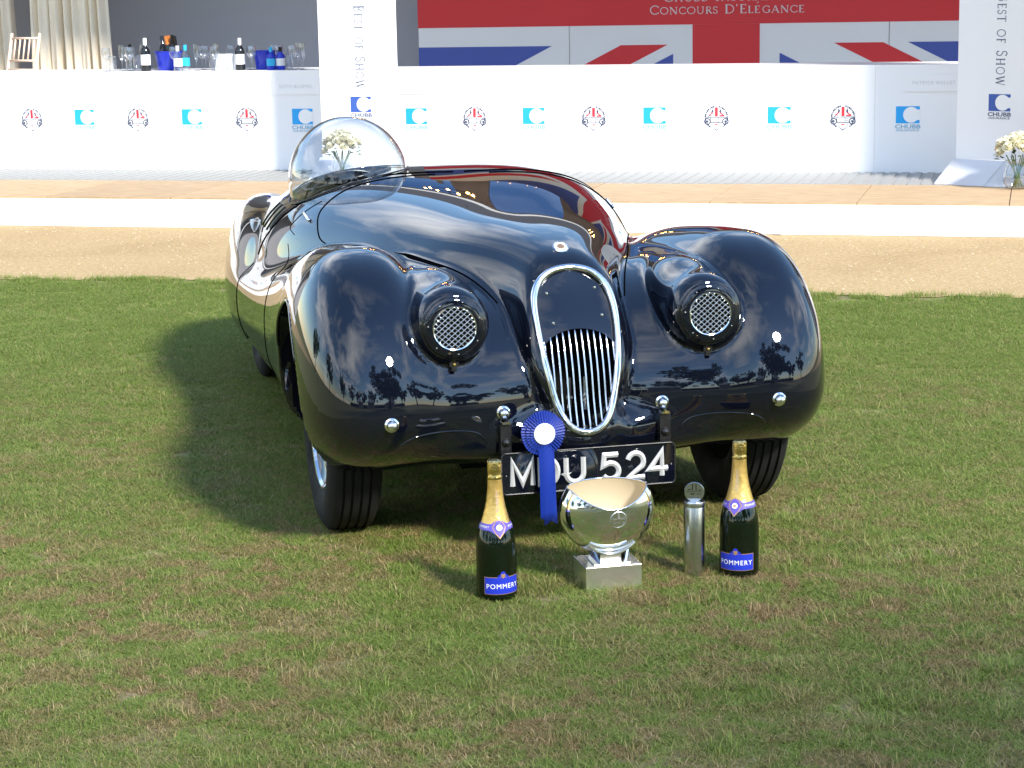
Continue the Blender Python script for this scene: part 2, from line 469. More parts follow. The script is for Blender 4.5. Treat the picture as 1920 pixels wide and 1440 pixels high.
for (y, z) in ((-0.075, 0.755), (0.072, 0.765), (-0.070, 0.675), (0.080, 0.69)):
    Ms = Matrix.Translation((g_face(y, z) + 0.004, y, z)) @ Matrix.Rotation(PI / 2, 4, 'Y')
    MB().lathe([(0.0, 0.004), (0.004, 0.003), (0.0055, 0.0), (0.0055, -0.006)], 10, Ms).build('screw', M_STEEL, grille, smooth=True)
# vertical bars
NB = 12
for k in range(NB):
    y = -0.1025 + 0.205 * k / (NB - 1)
    zt = AR_Z + AR_H * math.sqrt(max(0, 1 - (y / 0.118) ** 2)) + 0.004
    zs = [z for z in np.linspace(0.372, 0.67, 90) if g_half(z) > abs(y) + 0.003 and z < zt]
    zb = zs[0]
    pts = [(g_face(y, z) - 0.006 + 0.010 * (1 - (y / 0.12) ** 2), y, z) for z in np.linspace(zb, zt, 14)]
    MB().tube(pts, 0.0029, n=8).build('grille_bar', M_CHROME, grille, smooth='all')
MB().box(0.205, 0.215, -0.115, 0.115, 0.37, 0.80).build('radiator', M_DARK, grille)
m = MB()
for k in range(3): m.tube([(0.33, -0.06 + 0.05 * k, 0.40), (0.33, -0.06 + 0.05 * k, 0.50)], 0.008, 8); m.tube([(0.335, -0.07 + 0.05 * k, 0.44), (0.335, -0.05 + 0.05 * k, 0.44)], 0.006, 6)
m.build('horn_pipe', M_STEEL, grille, smooth=True)

# bonnet badge
bp, bn = to_surface([(0.215, 0.0, 0.868)])
Mb = Matrix.Translation(Vector(bp[0]) + Vector((0.003, 0, 0.004))) @ (Vector(bn[0]) + Vector((0.38, 0, 0))).to_track_quat('Z', 'Y').to_matrix().to_4x4() @ Matrix.Scale(1.12, 4)
M_GOLD = mat('gold', (0.83, 0.60, 0.22), rough=0.22, metal=1.0)
M_BRONZE = mat('badge_copper', (0.55, 0.33, 0.20), rough=0.3, metal=0.8)
M_IVORY = mat('badge_cream', (0.75, 0.72, 0.62), rough=0.3)
badge = MB().lathe([(0.0195, -0.012), (0.0215, 0.003), (0.018, 0.005), (0.0165, 0.0035)], 32, Mb).build('bonnet_badge', M_CHROME, car, smooth=True)
MB().lathe([(0.0168, 0.002), (0.0168, 0.0042), (0.010, 0.0046)], 32, Mb).build('badge_ring', M_IVORY, badge, smooth=True)
MB().lathe([(0.0102, 0.002), (0.0102, 0.0050), (0.0, 0.0056)], 24, Mb).build('badge_centre', M_BRONZE, badge, smooth=True)

# headlamp vents
def lamp(sgn):
    e = empty('headlamp_vent', (0, 0, 0)); e.parent = car
    cx_, cy_, cz_ = 0.474, sgn * 0.381, 0.6925
    Mf = Matrix.Translation((cx_, cy_, cz_)) @ Matrix.Rotation(PI / 2, 4, 'Y')
    MB().lathe([(0.0895, -0.012), (0.0890, 0.001), (0.0850, 0.0055), (0.0720, 0.0085), (0.0625, 0.0090), (0.0620, 0.002)], 64, Mf).build('vent_plate', M_PAINT, e, smooth=True)
    MB().lathe([(0.0645, 0.0088), (0.0630, 0.0122), (0.0605, 0.0110), (0.0600, 0.003)], 64, Mf).build('chrome_ring', M_CHROME, e, smooth=True)
    MB().lathe([(0.0625, 0.0022), (0.0, 0.0022)], 48, Mf).build('vent_hole', M_DARK, e)
    w = MB(); r0 = 0.0615; sp = 0.0118
    ca = math.cos(R(40)); sa = math.sin(R(40))
    for q, (dx, dy) in enumerate(((ca, sa), (ca, -sa))):
        for k in range(-5, 6):
            o_ = k * sp; h_ = math.sqrt(max(0, r0 * r0 - o_ * o_))
            if h_ < 0.005: continue
            nx_, ny_ = -dy, dx; P = []
            for tt in np.linspace(-h_, h_, 15):
                yy = dx * tt + nx_ * o_; zz = dy * tt + ny_ * o_
                P.append((cx_ + 0.0090 + (0.0012 if q else -0.0012) * math.cos(tt / sp * PI), cy_ + yy, cz_ + zz))
            w.tube(P, 0.00135, 5)
    w.build('wire_mesh', M_CHROME, e, smooth='all')
    for k in range(7):
        a = R(20 + k * 360 / 7); p = (cx_ + 0.0072, cy_ + 0.0765 * math.cos(a), cz_ + 0.0765 * math.sin(a))
        Mr = Matrix.Translation(p) @ Matrix.Rotation(PI / 2, 4, 'Y')
        MB().lathe([(0.0, 0.0028), (0.002, 0.0022), (0.003, 0.0), (0.003, -0.003)], 8, Mr).build('rivet', M_STEEL, e, smooth=True)
    # little bracket below
    px_ = float(front_x(cy_, 0.583)[0])
    br = MB().box(px_ - 0.02, px_ + 0.012, cy_ - 0.013, cy_ + 0.013, 0.577, 0.592).box(px_ - 0.02, px_ + 0.016, cy_ - 0.007, cy_ + 0.007, 0.565, 0.577).build('bracket', M_SATIN, e)
    Mr = Matrix.Translation((px_ + 0.012, cy_, 0.584)) @ Matrix.Rotation(PI / 2, 4, 'Y')
    MB().lathe([(0.0, 0.006), (0.004, 0.005), (0.006, 0.0), (0.006, -0.004)], 10, Mr).build('screw', M_GOLD, e, smooth=True)
    return e
lamp(-1); lamp(1)

# chrome domes where the bumper was, and bumper irons
def dome(y, z, r=0.0165):
    x = float(front_x(y, z)[0]); p, nn = to_surface([(x, y, z)])
    Mr = Matrix.Translation(Vector(p[0])) @ Vector((1, 0, 0.02)).to_track_quat('Z', 'Y').to_matrix().to_4x4()
    pr = [(r * 1.25, -0.012), (r * 1.25, 0.003), (r * 0.98, 0.006), (r * 0.95, 0.010)]
    pr += [(r * 0.95 * math.cos(a), 0.010 + r * 1.05 * math.sin(a)) for a in np.linspace(0.15, PI / 2, 8)]
    MB().lathe(pr, 24, Mr).build('bumper_stud', M_CHROME, car, smooth=True); return x
for sg in (-1, 1):
    dome(sg * 0.578, 0.4335)
    x = dome(sg * 0.2395, 0.4330); x = float(front_x(np.full(8, sg * 0.2395), np.linspace(0.32, 0.42, 8)).max())
    ib = MB().box(x - 0.03, x + 0.022, sg * 0.2395 - 0.016, sg * 0.2395 + 0.016, 0.315, 0.405).build('bumper_iron', M_SATIN, car)
    Mr = Matrix.Translation((x + 0.022, sg * 0.2395, 0.352)) @ Matrix.Rotation(PI / 2, 4, 'Y')
    MB().lathe([(0.012, 0.0), (0.012, 0.004), (0.009, 0.008), (0.0, 0.013)], 16, Mr).build('bolt', M_SATIN, ib, smooth=True)
    MB().box(x + 0.0, x + 0.028, sg * 0.2395 - 0.0125, sg * 0.2395 + 0.0125, 0.4055, 0.4135).build('clip', M_CHROME, ib)
    # arc line pressed into the apron
    pts = np.array([(0.5, sg * yy, zz) for yy, zz in ((0.292, 0.345), (0.298, 0.362), (0.312, 0.378), (0.340, 0.388), (0.405, 0.394), (0.487, 0.392), (0.525, 0.382), (0.55, 0.362))])
    pts = np.stack([np.interp(np.linspace(0, 7, 60), range(8), pts[:, k]) for k in range(3)], 1)
    for _ in range(12): pts[1:-1] = 0.25 * pts[:-2] + 0.5 * pts[1:-1] + 0.25 * pts[2:]
    pts[:, 0] = front_x(pts[:, 1], pts[:, 2]); pp, _n = to_surface(pts)
    MB().tube(pp, 0.0028, 6).build('apron_seam', M_PAINT, car, smooth='all')

# number plate with pressed letters
PX, PZ0, PZ1, PW = 0.515, 0.2015, 0.3257, 0.262
plate = empty('number_plate', (0, 0, 0)); plate.parent = car
def rrect(w, h, r, n=6):
    out = []
    for cx_, cy_, a in ((w - r, h - r, 0), (-w + r, h - r, PI / 2), (-w + r, -h + r, PI), (w - r, -h + r, 1.5 * PI)):
        out += [(cx_ + r * math.cos(a + PI / 2 * k / n), cy_ + r * math.sin(a + PI / 2 * k / n)) for k in range(n + 1)]
    return out
Mp = plane_m((PX, 0, (PZ0 + PZ1) / 2), (0, 1, 0), (-0.05, 0, 1))
hh = (PZ1 - PZ0) / 2
MB().prism(rrect(PW, hh, 0.014), -0.006, 0.0, Mp).build('plate', M_PAINT, plate)
MB().tube([Mp @ Vector((x, y, 0.0015)) for x, y in rrect(PW - 0.002, hh - 0.002, 0.013)], 0.0028, 6, closed=True).build('plate_rim', M_SATIN, plate, smooth='all')
def ridge(paths, wd, ht, M):
    """pressed letter strokes with a ridge along the middle"""
    m = MB()
    for P in paths:
        P = [Vector((a, b)) for a, b in P]; closed = (P[0] - P[-1]).length < 1e-6
        if closed: P = P[:-1]
        N = len(P); v = []; f = []
        for i in range(N):
            d0 = (P[i] - P[i - 1]).normalized() if (closed or i > 0) else None
            d1 = (P[(i + 1) % N] - P[i]).normalized() if (closed or i < N - 1) else None
            if d0 is None: d0 = d1
            if d1 is None: d1 = d0
            n0 = Vector((-d0.y, d0.x)); n1 = Vector((-d1.y, d1.x)); b_ = (n0 + n1)
            b_ = b_.normalized() if b_.length > 1e-4 else n0
            k = min(2.2, 1 / max(0.35, b_.dot(n0))); o_ = b_ * (wd / 2 * k)
            for q, hgt in ((P[i] + o_, 0.0), (P[i] + o_ * 0.92, ht * 0.35), (P[i], ht), (P[i] - o_ * 0.92, ht * 0.35), (P[i] - o_, 0.0)): v.append(M @ Vector((q.x, q.y, hgt)))
        for i in range(N if closed else N - 1):
            j = (i + 1) % N
            for k in range(4): f.append((i * 5 + k, j * 5 + k, j * 5 + k + 1, i * 5 + k + 1))
        if not closed: f += [(0, 1, 2, 3, 4), tuple((N - 1) * 5 + k for k in (4, 3, 2, 1, 0))]
        m.add(v, f)
    return m
def arc(cx_, cy_, rx, ry, a0, a1, n=12): return [(cx_ + rx * math.cos(R(a0 + (a1 - a0) * k / n)), cy_ + ry * math.sin(R(a0 + (a1 - a0) * k / n))) for k in range(n + 1)]
LW, LH = 0.052, 0.0715           # stroke centre-line box of a letter
def sc(P): return [(a * LW, b * LH) for a, b in P]
GL = {'M': [[(0, 0), (0, 1), (0.5, 0.12), (1, 1), (1, 0)]],
      'D': [[(0, 0), (0, 1)] + arc(0.45, 0.5, 0.55, 0.5, 90, -90) + [(0, 0)]],
      'U': [[(0, 1), (0, 0.38)] + arc(0.5, 0.38, 0.5, 0.38, 180, 360) + [(1, 1)]],
      '5': [[(0.92, 1), (0.14, 1), (0.06, 0.56)] + arc(0.48, 0.33, 0.48, 0.33, 118, -150, 16)],
      '2': [arc(0.5, 0.66, 0.46, 0.34, 165, -40, 12) + [(0.04, 0.0), (1, 0.0)]],
      '4': [[(0.72, 0), (0.72, 1), (0.0, 0.30), (1.05, 0.30)]]}
for ch, cx0 in (('M', -0.229), ('D', -0.146), ('U', -0.069), ('5', 0.039), ('2', 0.1145), ('4', 0.183)):
    wd = 0.060 if ch == 'M' else 0.052
    ridge([[(cx0 + a / 0.052 * wd, b - LH / 2 - 0.0005) for a, b in sc(P)] for P in GL[ch]], 0.0162, 0.0066, Mp).build('letter', M_LETTER, plate)
for y in (-0.247, 0.249):
    MB().lathe([(0.0, 0.002), (0.002, 0.0015), (0.003, -0.001)], 8, Mp @ Matrix.Translation((y, -0.005, 0))).build('rivet', M_STEEL, plate, smooth=True)

# wheels
def wheel(x, sgn, name='wheel'):
    w = empty(name, (x, sgn * (0.640 if x > -1 else 0.55), 0.333)); w.parent = car
    if sgn > 0: w.rotation_euler = (0, 0, PI)
    Mw = Matrix.Rotation(PI / 2, 4, 'X')       # lathe axis along -y (outwards on the near side)
    tr = [(0.205, -0.058), (0.225, -0.075), (0.265, -0.084), (0.300, -0.080), (0.322, -0.068), (0.331, -0.060)]
    gr = []
    for c_ in (-0.040, -0.014, 0.014, 0.040):
        gr += [(0.335, c_ - 0.0045), (0.328, c_ - 0.0022), (0.328, c_ + 0.0022), (0.335, c_ + 0.0045)]
    prof = tr + gr + [(r, -z) for r, z in tr[::-1]]
    MB().lathe(prof, 72, Mw).build('tyre', M_RUBBER, w, smooth=True)
    rim = [(0.208, 0.058), (0.212, 0.066), (0.204, 0.068), (0.196, 0.058), (0.178, 0.046), (0.165, 0.040), (0.10, 0.048), (0.0, 0.05)]
    MB().lathe(rim, 48, Mw).build('rim', M_PAINT, w, smooth=True)
    MB().lathe([(0.2125, 0.0655), (0.209, 0.0705), (0.203, 0.0690), (0.197, 0.0600)], 64, Mw).build('rim_trim', M_CHROME, w, smooth=True)
    cap = [(0.128, 0.046), (0.127, 0.056), (0.115, 0.066), (0.085, 0.078), (0.05, 0.086), (0.034, 0.089), (0.030, 0.097), (0.018, 0.102), (0.0, 0.103)]
    MB().lathe(cap, 48, Mw).build('hubcap', M_CHROME, w, smooth=True)
    MB().lathe([(0.205, -0.058), (0.12, -0.03), (0.0, -0.03)], 32, Mw).build('brake_drum', M_DARK, w)
    return w
for sg in (-1, 1):
    wf = wheel(-0.050, sg); wr = wheel(-2.64, sg)
    # inner wheel housing, dark
    # rolled lip round the arch
    lip = []
    for a in np.linspace(R(150), R(40), 40):
        lip.append((ARCH_X + (ARCH_R + 0.001) * math.cos(a), sg * 0.8, ARCH_Z + (ARCH_R + 0.001) * math.sin(a)))
    lip = np.array(lip); ly = []
    for xx, yy, zz in lip:
        t_ = 0.86
        for _ in range(120):
            t_ -= max(0.0, 0.6 * float(body_open(np.array([xx]), np.array([sg * t_]), np.array([zz]))[0]))
        ly.append(t_)
    lip[:, 1] = sg * (np.array(ly) - 0.004)
    MB().tube(lip, 0.006, 8).build('arch_lip', M_PAINT, car, smooth='all')
MB().tube([(-0.05, -0.62, 0.31), (-0.05, 0.62, 0.31)], 0.03, 10).box(-0.15, 0.15, -0.30, 0.30, 0.20, 0.34).build('front_axle', M_DARK, car)

# panel gaps that follow the surface
def seam(name, pts, r=0.0022, mt=None, dense=14, lift=0.0004):
    P = np.array(pts, float); t = np.linspace(0, len(P) - 1, (len(P) - 1) * dense + 1)
    P = np.stack([np.interp(t, range(len(P)), P[:, k]) for k in range(3)], 1)
    for _ in range(dense): P[1:-1] = 0.25 * P[:-2] + 0.5 * P[1:-1] + 0.25 * P[2:]
    P, nn = to_surface(P); P = P + nn * lift
    return MB().tube(P, r, 6).build(name, mt or M_GAP, car, smooth='all')
for sg in (-1, 1):
    vy = []
    for xq in np.linspace(-0.85, 0.22, 16):
        yq = np.linspace(max(0.12, float(T_W(xq)) * 0.62), min(0.62, float(T_W(xq)) * 1.12), 60); zq = top_z(np.full(60, xq), yq)
        kq = int(np.argmin(zq)) if xq > -0.3 else int(np.argmax(np.abs(np.gradient(np.gradient(zq)))[3:-3])) + 3
        vy.append((xq, sg * (yq[kq] - 0.004), zq[kq]))
    vy = np.array(vy); 
    for _ in range(4): vy[1:-1] = 0.25 * vy[:-2] + 0.5 * vy[1:-1] + 0.25 * vy[2:]
    seam('bonnet_gap', [(-1.20, sg * 0.10, 0.97), (-1.22, sg * 0.28, 0.95), (-1.23, sg * 0.42, 0.91), (-1.18, sg * 0.52, 0.84), (-1.02, sg * 0.55, 0.775)] + [tuple(q) for q in vy], r=0.0026)
    seam('scuttle_gap', [(-1.26, sg * 0.02, 0.975), (-1.30, sg * 0.2, 0.967), (-1.37, sg * 0.42, 0.93), (-1.44, sg * 0.56, 0.85), (-1.58, sg * 0.635, 0.76), (-1.70, sg * 0.66, 0.69), (-1.76, sg * 0.68, 0.64)], r=0.0030)
    seam('door_gap', [(-1.30, sg * 0.62, 0.73), (-1.16, sg * 0.72, 0.68), (-1.08, sg * 0.785, 0.60), (-1.06, sg * 0.80, 0.45), (-1.05, sg * 0.795, 0.26)], r=0.0014)
    seam('fender_gap', [(-1.80, sg * 0.74, 0.62), (-1.93, sg * 0.79, 0.56), (-1.97, sg * 0.80, 0.42), (-1.95, sg * 0.79, 0.25)], r=0.0016)
    seam('vent_flap_gap', [(-1.26, sg * 0.50, 0.875), (-1.33, sg * 0.575, 0.82), (-1.36, sg * 0.60, 0.775), (-1.27, sg * 0.60, 0.765)], r=0.0016)
    for k in range(3):
        a0 = np.array((-1.60 - 0.10 * k, sg * 0.60, 0.835)); a1 = np.array((-1.70 - 0.10 * k, sg * 0.665, 0.745))
        seam('louvre', [a0, a0 * 0.5 + a1 * 0.5, a1], r=0.0045, mt=M_PAINT, dense=8)
    seam('door_handle', [(-1.30, sg * 0.56, 0.835), (-1.19, sg * 0.555, 0.82)], r=0.006, mt=M_CHROME, dense=6, lift=0.006)
seam('cockpit_cover_gap', [(-1.42, -0.54, 0.86), (-1.62, -0.50, 0.90), (-1.85, -0.44, 0.92)], r=0.0035)

# cockpit opening, seat and wheel under the canopy
ck = []; cf_ = []
for i in range(5):
    for k in range(40):
        a = 2 * PI * k / 40; ck.append((-1.60 + 0.045 * i * math.cos(a) * 1.15, -0.362 + 0.040 * i * math.sin(a), 0.0))
ck = np.array(ck); ck[:, 2] = top_z(ck[:, 0], ck[:, 1]) + 0.003
for i in range(4):
    for k in range(40): cf_.append((i * 40 + k, i * 40 + (k + 1) % 40, (i + 1) * 40 + (k + 1) % 40, (i + 1) * 40 + k))
cockpit = mesh_obj('cockpit_opening', ck, cf_, M_DARK, car, smooth=True)
MB().tube(ck[160:200], 0.006, 6, closed=True).build('cockpit_trim', M_SATIN, cockpit, smooth='all')
MB().tube([(-1.50 + 0.02 * math.sin(a), -0.362 + 0.15 * math.cos(a), 0.875 + 0.10 * math.sin(a)) for a in np.linspace(0.1, PI - 0.1, 20)], 0.009, 8).build('steering_wheel', M_SATIN, cockpit, smooth='all')
# bubble canopy over the driver
M_CANOPY = thin_glass('canopy_perspex', (0.91, 0.935, 0.96), refl=2.0)
cb = Vector((-1.575, -0.362, 0.934)); cv = []; cf = []; NA, NR = 56, 22
for i in range(NR + 1):
    ph = R(-14) + (PI / 2 - R(-14)) * i / NR
    for k in range(NA):
        a = 2 * PI * k / NA
        rx = 0.29 + (0.06 if math.cos(a) < 0 else 0.0) * abs(math.cos(a))
        cv.append((cb.x + rx * math.cos(ph) * math.cos(a), cb.y + 0.226 * math.cos(ph) * math.sin(a), cb.z + 0.238 * math.sin(ph)))
for i in range(NR):
    for k in range(NA): cf.append((i * NA + k, i * NA + (k + 1) % NA, (i + 1) * NA + (k + 1) % NA, (i + 1) * NA + k))
canopy = mesh_obj('bubble_canopy', cv, cf, M_CANOPY, car, smooth=True)
edge = []
for k in range(72):
    a = 2 * PI * k / 72; rx = 0.29 + (0.06 if math.cos(a) < 0 else 0.0) * abs(math.cos(a))
    edge.append((cb.x + rx * math.cos(a), cb.y + 0.226 * math.sin(a), 0))
edge = np.array(edge); edge[:, 2] = top_z(edge[:, 0], edge[:, 1]) + 0.004
MB().tube(edge, 0.0028, 6, closed=True).build('canopy_rim', M_SATIN, canopy, smooth='all')

# ------------------------------------------------------------------ rosette on the number plate
M_BLUE = mat('blue_ribbon', (0.003, 0.022, 0.22), rough=0.42, var=0.15, scale=80)
M_WHITE_CARD = mat('rosette_white', (0.82, 0.81, 0.80), rough=0.35)
def car_w(x, y, z):
    s_, c_ = math.sin(CAR_YAW), math.cos(CAR_YAW)
    return Vector((CAR_X + x * s_ + y * c_, CAR_Y - x * c_ + y * s_, z))
ros = empty('award_rosette', car_w(0.545, -0.143, 0.385), CAR_YAW - PI / 2, 'royal blue rosette with white centre hanging on the number plate', 'rosette')
for ri, (r0, r1, off, npl_) in enumerate(((0.022, 0.0645, 0.000, 46), (0.020, 0.052, 0.006, 38), (0.018, 0.041, 0.011, 30))):
    v = []; f = []; n_ = npl_ * 4
    for i in range(5):
        r_ = r0 + (r1 - r0) * i / 4
        for k in range(n_):
            a = 2 * PI * k / n_; amp = 0.0040 * (i / 4)
            wv = amp * math.sin(npl_ * a); rr = r_ + 0.0010 * math.cos(npl_ * a) * (i / 4) + 0.0012 * math.sin(5 * a + ri) * (i / 4)
            v.append((off + wv + 0.004 * (1 - i / 4), rr * math.cos(a), rr * math.sin(a)))
    for i in range(4):
        for k in range(n_): f.append((i * n_ + k, (i + 1) * n_ + k, (i + 1) * n_ + (k + 1) % n_, i * n_ + (k + 1) % n_))
    mesh_obj('pleated_ruffle', v, f, M_BLUE, ros, smooth=True)
Mr = Matrix.Rotation(PI / 2, 4, 'Y')
MB().lathe([(0.031, 0.010), (0.031, 0.0165), (0.029, 0.0185), (0.0, 0.0190)], 40, Mr).build('centre_disc', M_WHITE_CARD, ros, smooth=True)
for kk, (yo, xo, ln, wd) in enumerate(((0.003, 0.010, 0.262, 0.040), (0.010, 0.004, 0.272, 0.040))):
    v = []; f = []; nr = 24
    for i in range(nr + 1):
        t_ = i / nr; z = -0.028 - (ln - 0.028) * t_
        for j in range(5):
            q = j / 4 - 0.5; zz = z
            if i == nr: zz = z + (0.012 * abs(q * 2) if kk == 0 else -0.002 + 0.014 * (1 - abs(q * 2)))
            v.append((xo - 0.004 * t_ + 0.004 * math.sin(t_ * 5 + kk) * t_ + 0.0035 * math.cos(q * 5 + kk), yo + q * wd + 0.010 * t_ * (1 if kk else 0.6), zz))
    for i in range(nr):
        for j in range(4): f.append((i * 5 + j, i * 5 + j + 1, i * 5 + j + 6, i * 5 + j + 5))
    mesh_obj('ribbon_tail', v, f, M_BLUE, ros, smooth=True)


# ------------------------------------------------------------------ lettering helpers
def text_geo(body, size=1.0, bold=0.0, xs=1.0, spacing=1.0):
    cu = bpy.data.curves.new('t', 'FONT'); cu.body = body; cu.size = size; cu.align_x = 'CENTER'; cu.align_y = 'CENTER'
    cu.offset = bold; cu.space_character = spacing; cu.resolution_u = 3
    ob = bpy.data.objects.new('t', cu); me_ = bpy.data.meshes.new_from_object(ob)
    v = [(p.co.x * xs, p.co.y) for p in me_.vertices]; f = [tuple(p.vertices) for p in me_.polygons]
    bpy.data.objects.remove(ob); bpy.data.curves.remove(cu); bpy.data.meshes.remove(me_)
    return v, f

TH, TN = 0.15, 0.07
def _st(P, w): return (P, w)
SERIF = {  # roman capitals: width, strokes (polyline, weight); height 1
 'T': (0.74, [_st([(0.37, 0), (0.37, 1)], TH), _st([(0.02, 0.97), (0.72, 0.97)], TN), _st([(0.03, 0.86), (0.03, 1)], TN), _st([(0.71, 0.86), (0.71, 1)], TN), _st([(0.24, 0.02), (0.50, 0.02)], TN)]),
 'S': (0.56, [_st(arc(0.28, 0.74, 0.21, 0.23, 20, 220, 12) + arc(0.28, 0.27, 0.22, 0.25, 75, -160, 14), 0.09), _st([(0.48, 0.78), (0.48, 0.95)], TN), _st([(0.06, 0.05), (0.06, 0.25)], TN)]),
 'O': (0.96, [_st(arc(0.48, 0.5, 0.43, 0.47, 0, 360, 28), 0.095)]),
 'F': (0.60, [_st([(0.17, 0), (0.17, 1)], TH), _st([(0.06, 0.97), (0.56, 0.97)], TN), _st([(0.55, 0.83), (0.55, 1)], TN), _st([(0.17, 0.52), (0.46, 0.52)], TN), _st([(0.04, 0.02), (0.30, 0.02)], TN)]),
 'H': (0.94, [_st([(0.17, 0), (0.17, 1)], TH), _st([(0.77, 0), (0.77, 1)], TH), _st([(0.17, 0.5), (0.77, 0.5)], TN)] + [_st([(a - 0.13, b), (a + 0.13, b)], TN) for a in (0.17, 0.77) for b in (0.02, 0.98)]),
 'W': (1.24, [_st([(0.10, 1), (0.38, 0)], TH), _st([(0.38, 0), (0.63, 0.95)], TN), _st([(0.60, 1), (0.88, 0)], TH), _st([(0.88, 0), (1.14, 1)], TN), _st([(0.0, 0.98), (0.22, 0.98)], TN), _st([(1.04, 0.98), (1.22, 0.98)], TN)]),
 'C': (0.84, [_st(arc(0.49, 0.5, 0.42, 0.47, 42, 318, 24), 0.095), _st([(0.80, 0.72), (0.80, 0.92)], TN), _st([(0.80, 0.08), (0.80, 0.24)], TN)]),
 'G': (0.90, [_st(arc(0.49, 0.5, 0.42, 0.47, 42, 310, 24), 0.095), _st([(0.80, 0.72), (0.80, 0.92)], TN), _st([(0.78, 0.08), (0.78, 0.44)], TH), _st([(0.64, 0.44), (0.90, 0.44)], TN)]),
 'N': (0.98, [_st([(0.16, 0), (0.16, 1)], TN), _st([(0.14, 1), (0.82, 0.02)], TH), _st([(0.82, 0), (0.82, 1)], TN), _st([(0.04, 0.02), (0.28, 0.02)], TN), _st([(0.70, 0.98), (0.94, 0.98)], TN), _st([(0.02, 0.98), (0.2, 0.98)], TN)]),
 'U': (0.92, [_st([(0.16, 1), (0.16, 0.36)] + arc(0.46, 0.36, 0.30, 0.34, 180, 360, 12) + [(0.76, 1)], 0.09), _st([(0.04, 0.98), (0.28, 0.98)], TN), _st([(0.64, 0.98), (0.88, 0.98)], TN)]),
 'R': (0.74, [_st([(0.17, 0), (0.17, 1)], TH), _st([(0.17, 0.97), (0.36, 0.97)] + arc(0.36, 0.74, 0.22, 0.23, 90, -90, 10) + [(0.17, 0.51)], 0.08), _st([(0.36, 0.5), (0.72, 0.0)], TH), _st([(0.04, 0.02), (0.30, 0.02)], TN)]),
 'D': (0.90, [_st([(0.17, 0), (0.17, 1)], TH), _st([(0.05, 0.97), (0.38, 0.97)] + arc(0.38, 0.5, 0.44, 0.47, 90, -90, 16) + [(0.05, 0.03)], 0.085)]),
 'E': (0.64, [_st([(0.17, 0), (0.17, 1)], TH), _st([(0.05, 0.97), (0.58, 0.97)], TN), _st([(0.17, 0.52), (0.50, 0.52)], TN), _st([(0.05, 0.03), (0.60, 0.03)], TN), _st([(0.57, 0.83), (0.57, 1)], TN), _st([(0.59, 0), (0.59, 0.17)], TN)]),
 'L': (0.62, [_st([(0.17, 0), (0.17, 1)], TH), _st([(0.05, 0.03), (0.58, 0.03)], TN), _st([(0.57, 0), (0.57, 0.18)], TN), _st([(0.04, 0.98), (0.30, 0.98)], TN)]),
 'A': (0.90, [_st([(0.10, 0), (0.44, 1)], TN), _st([(0.44, 1), (0.80, 0)], TH), _st([(0.23, 0.36), (0.66, 0.36)], TN), _st([(0.0, 0.02), (0.22, 0.02)], TN), _st([(0.68, 0.02), (0.92, 0.02)], TN)]),
 'B': (0.70, [_st([(0.17, 0), (0.17, 1)], TH), _st([(0.05, 0.97), (0.36, 0.97)] + arc(0.36, 0.75, 0.20, 0.22, 90, -90, 10) + [(0.17, 0.53)], 0.08), _st([(0.17, 0.53), (0.38, 0.53)] + arc(0.38, 0.28, 0.25, 0.25, 90, -90, 10) + [(0.05, 0.03)], 0.08)]),
 'I': (0.36, [_st([(0.18, 0), (0.18, 1)], TH), _st([(0.05, 0.02), (0.31, 0.02)], TN), _st([(0.05, 0.98), (0.31, 0.98)], TN)]),
 "'": (0.22, [_st([(0.10, 1.02), (0.07, 0.78)], 0.09)]),
 '`': (0.0, [_st([(-0.36, 1.10), (-0.22, 1.24)], 0.08)]),
 ' ': (0.42, []),
}
def serif_geo(text, cap=1.0, small=0.80, track=0.10):
    """small-capital roman lettering; upper-case in text are full height, lower-case are small capitals"""
    v = []; f = []; x = 0.0
    for ch in text:
        k = cap if (ch.isupper() or not ch.isalpha()) else cap * small
        w, st = SERIF[ch.upper()]
        for P, wd in st:
            n = len(P); b = len(v)
            for i in range(n):
                a = Vector(P[max(0, i - 1)]); c_ = Vector(P[min(n - 1, i + 1)])
                if i == 0 and P[0] == P[-1] and n > 3: a = Vector(P[n - 2])
                d_ = (c_ - a).normalized(); q = Vector((-d_.y, d_.x)) * wd / 2; p_ = Vector(P[i])
                v.append((x + (p_.x + q.x) * k, (p_.y + q.y) * k)); v.append((x + (p_.x - q.x) * k, (p_.y - q.y) * k))
            f += [(b + 2 * i, b + 2 * i + 1, b + 2 * i + 3, b + 2 * i + 2) for i in range(n - 1)]
        x += (w + track) * k
    x -= track
    return [(a - x / 2, b_ - cap / 2) for a, b_ in v], f, x

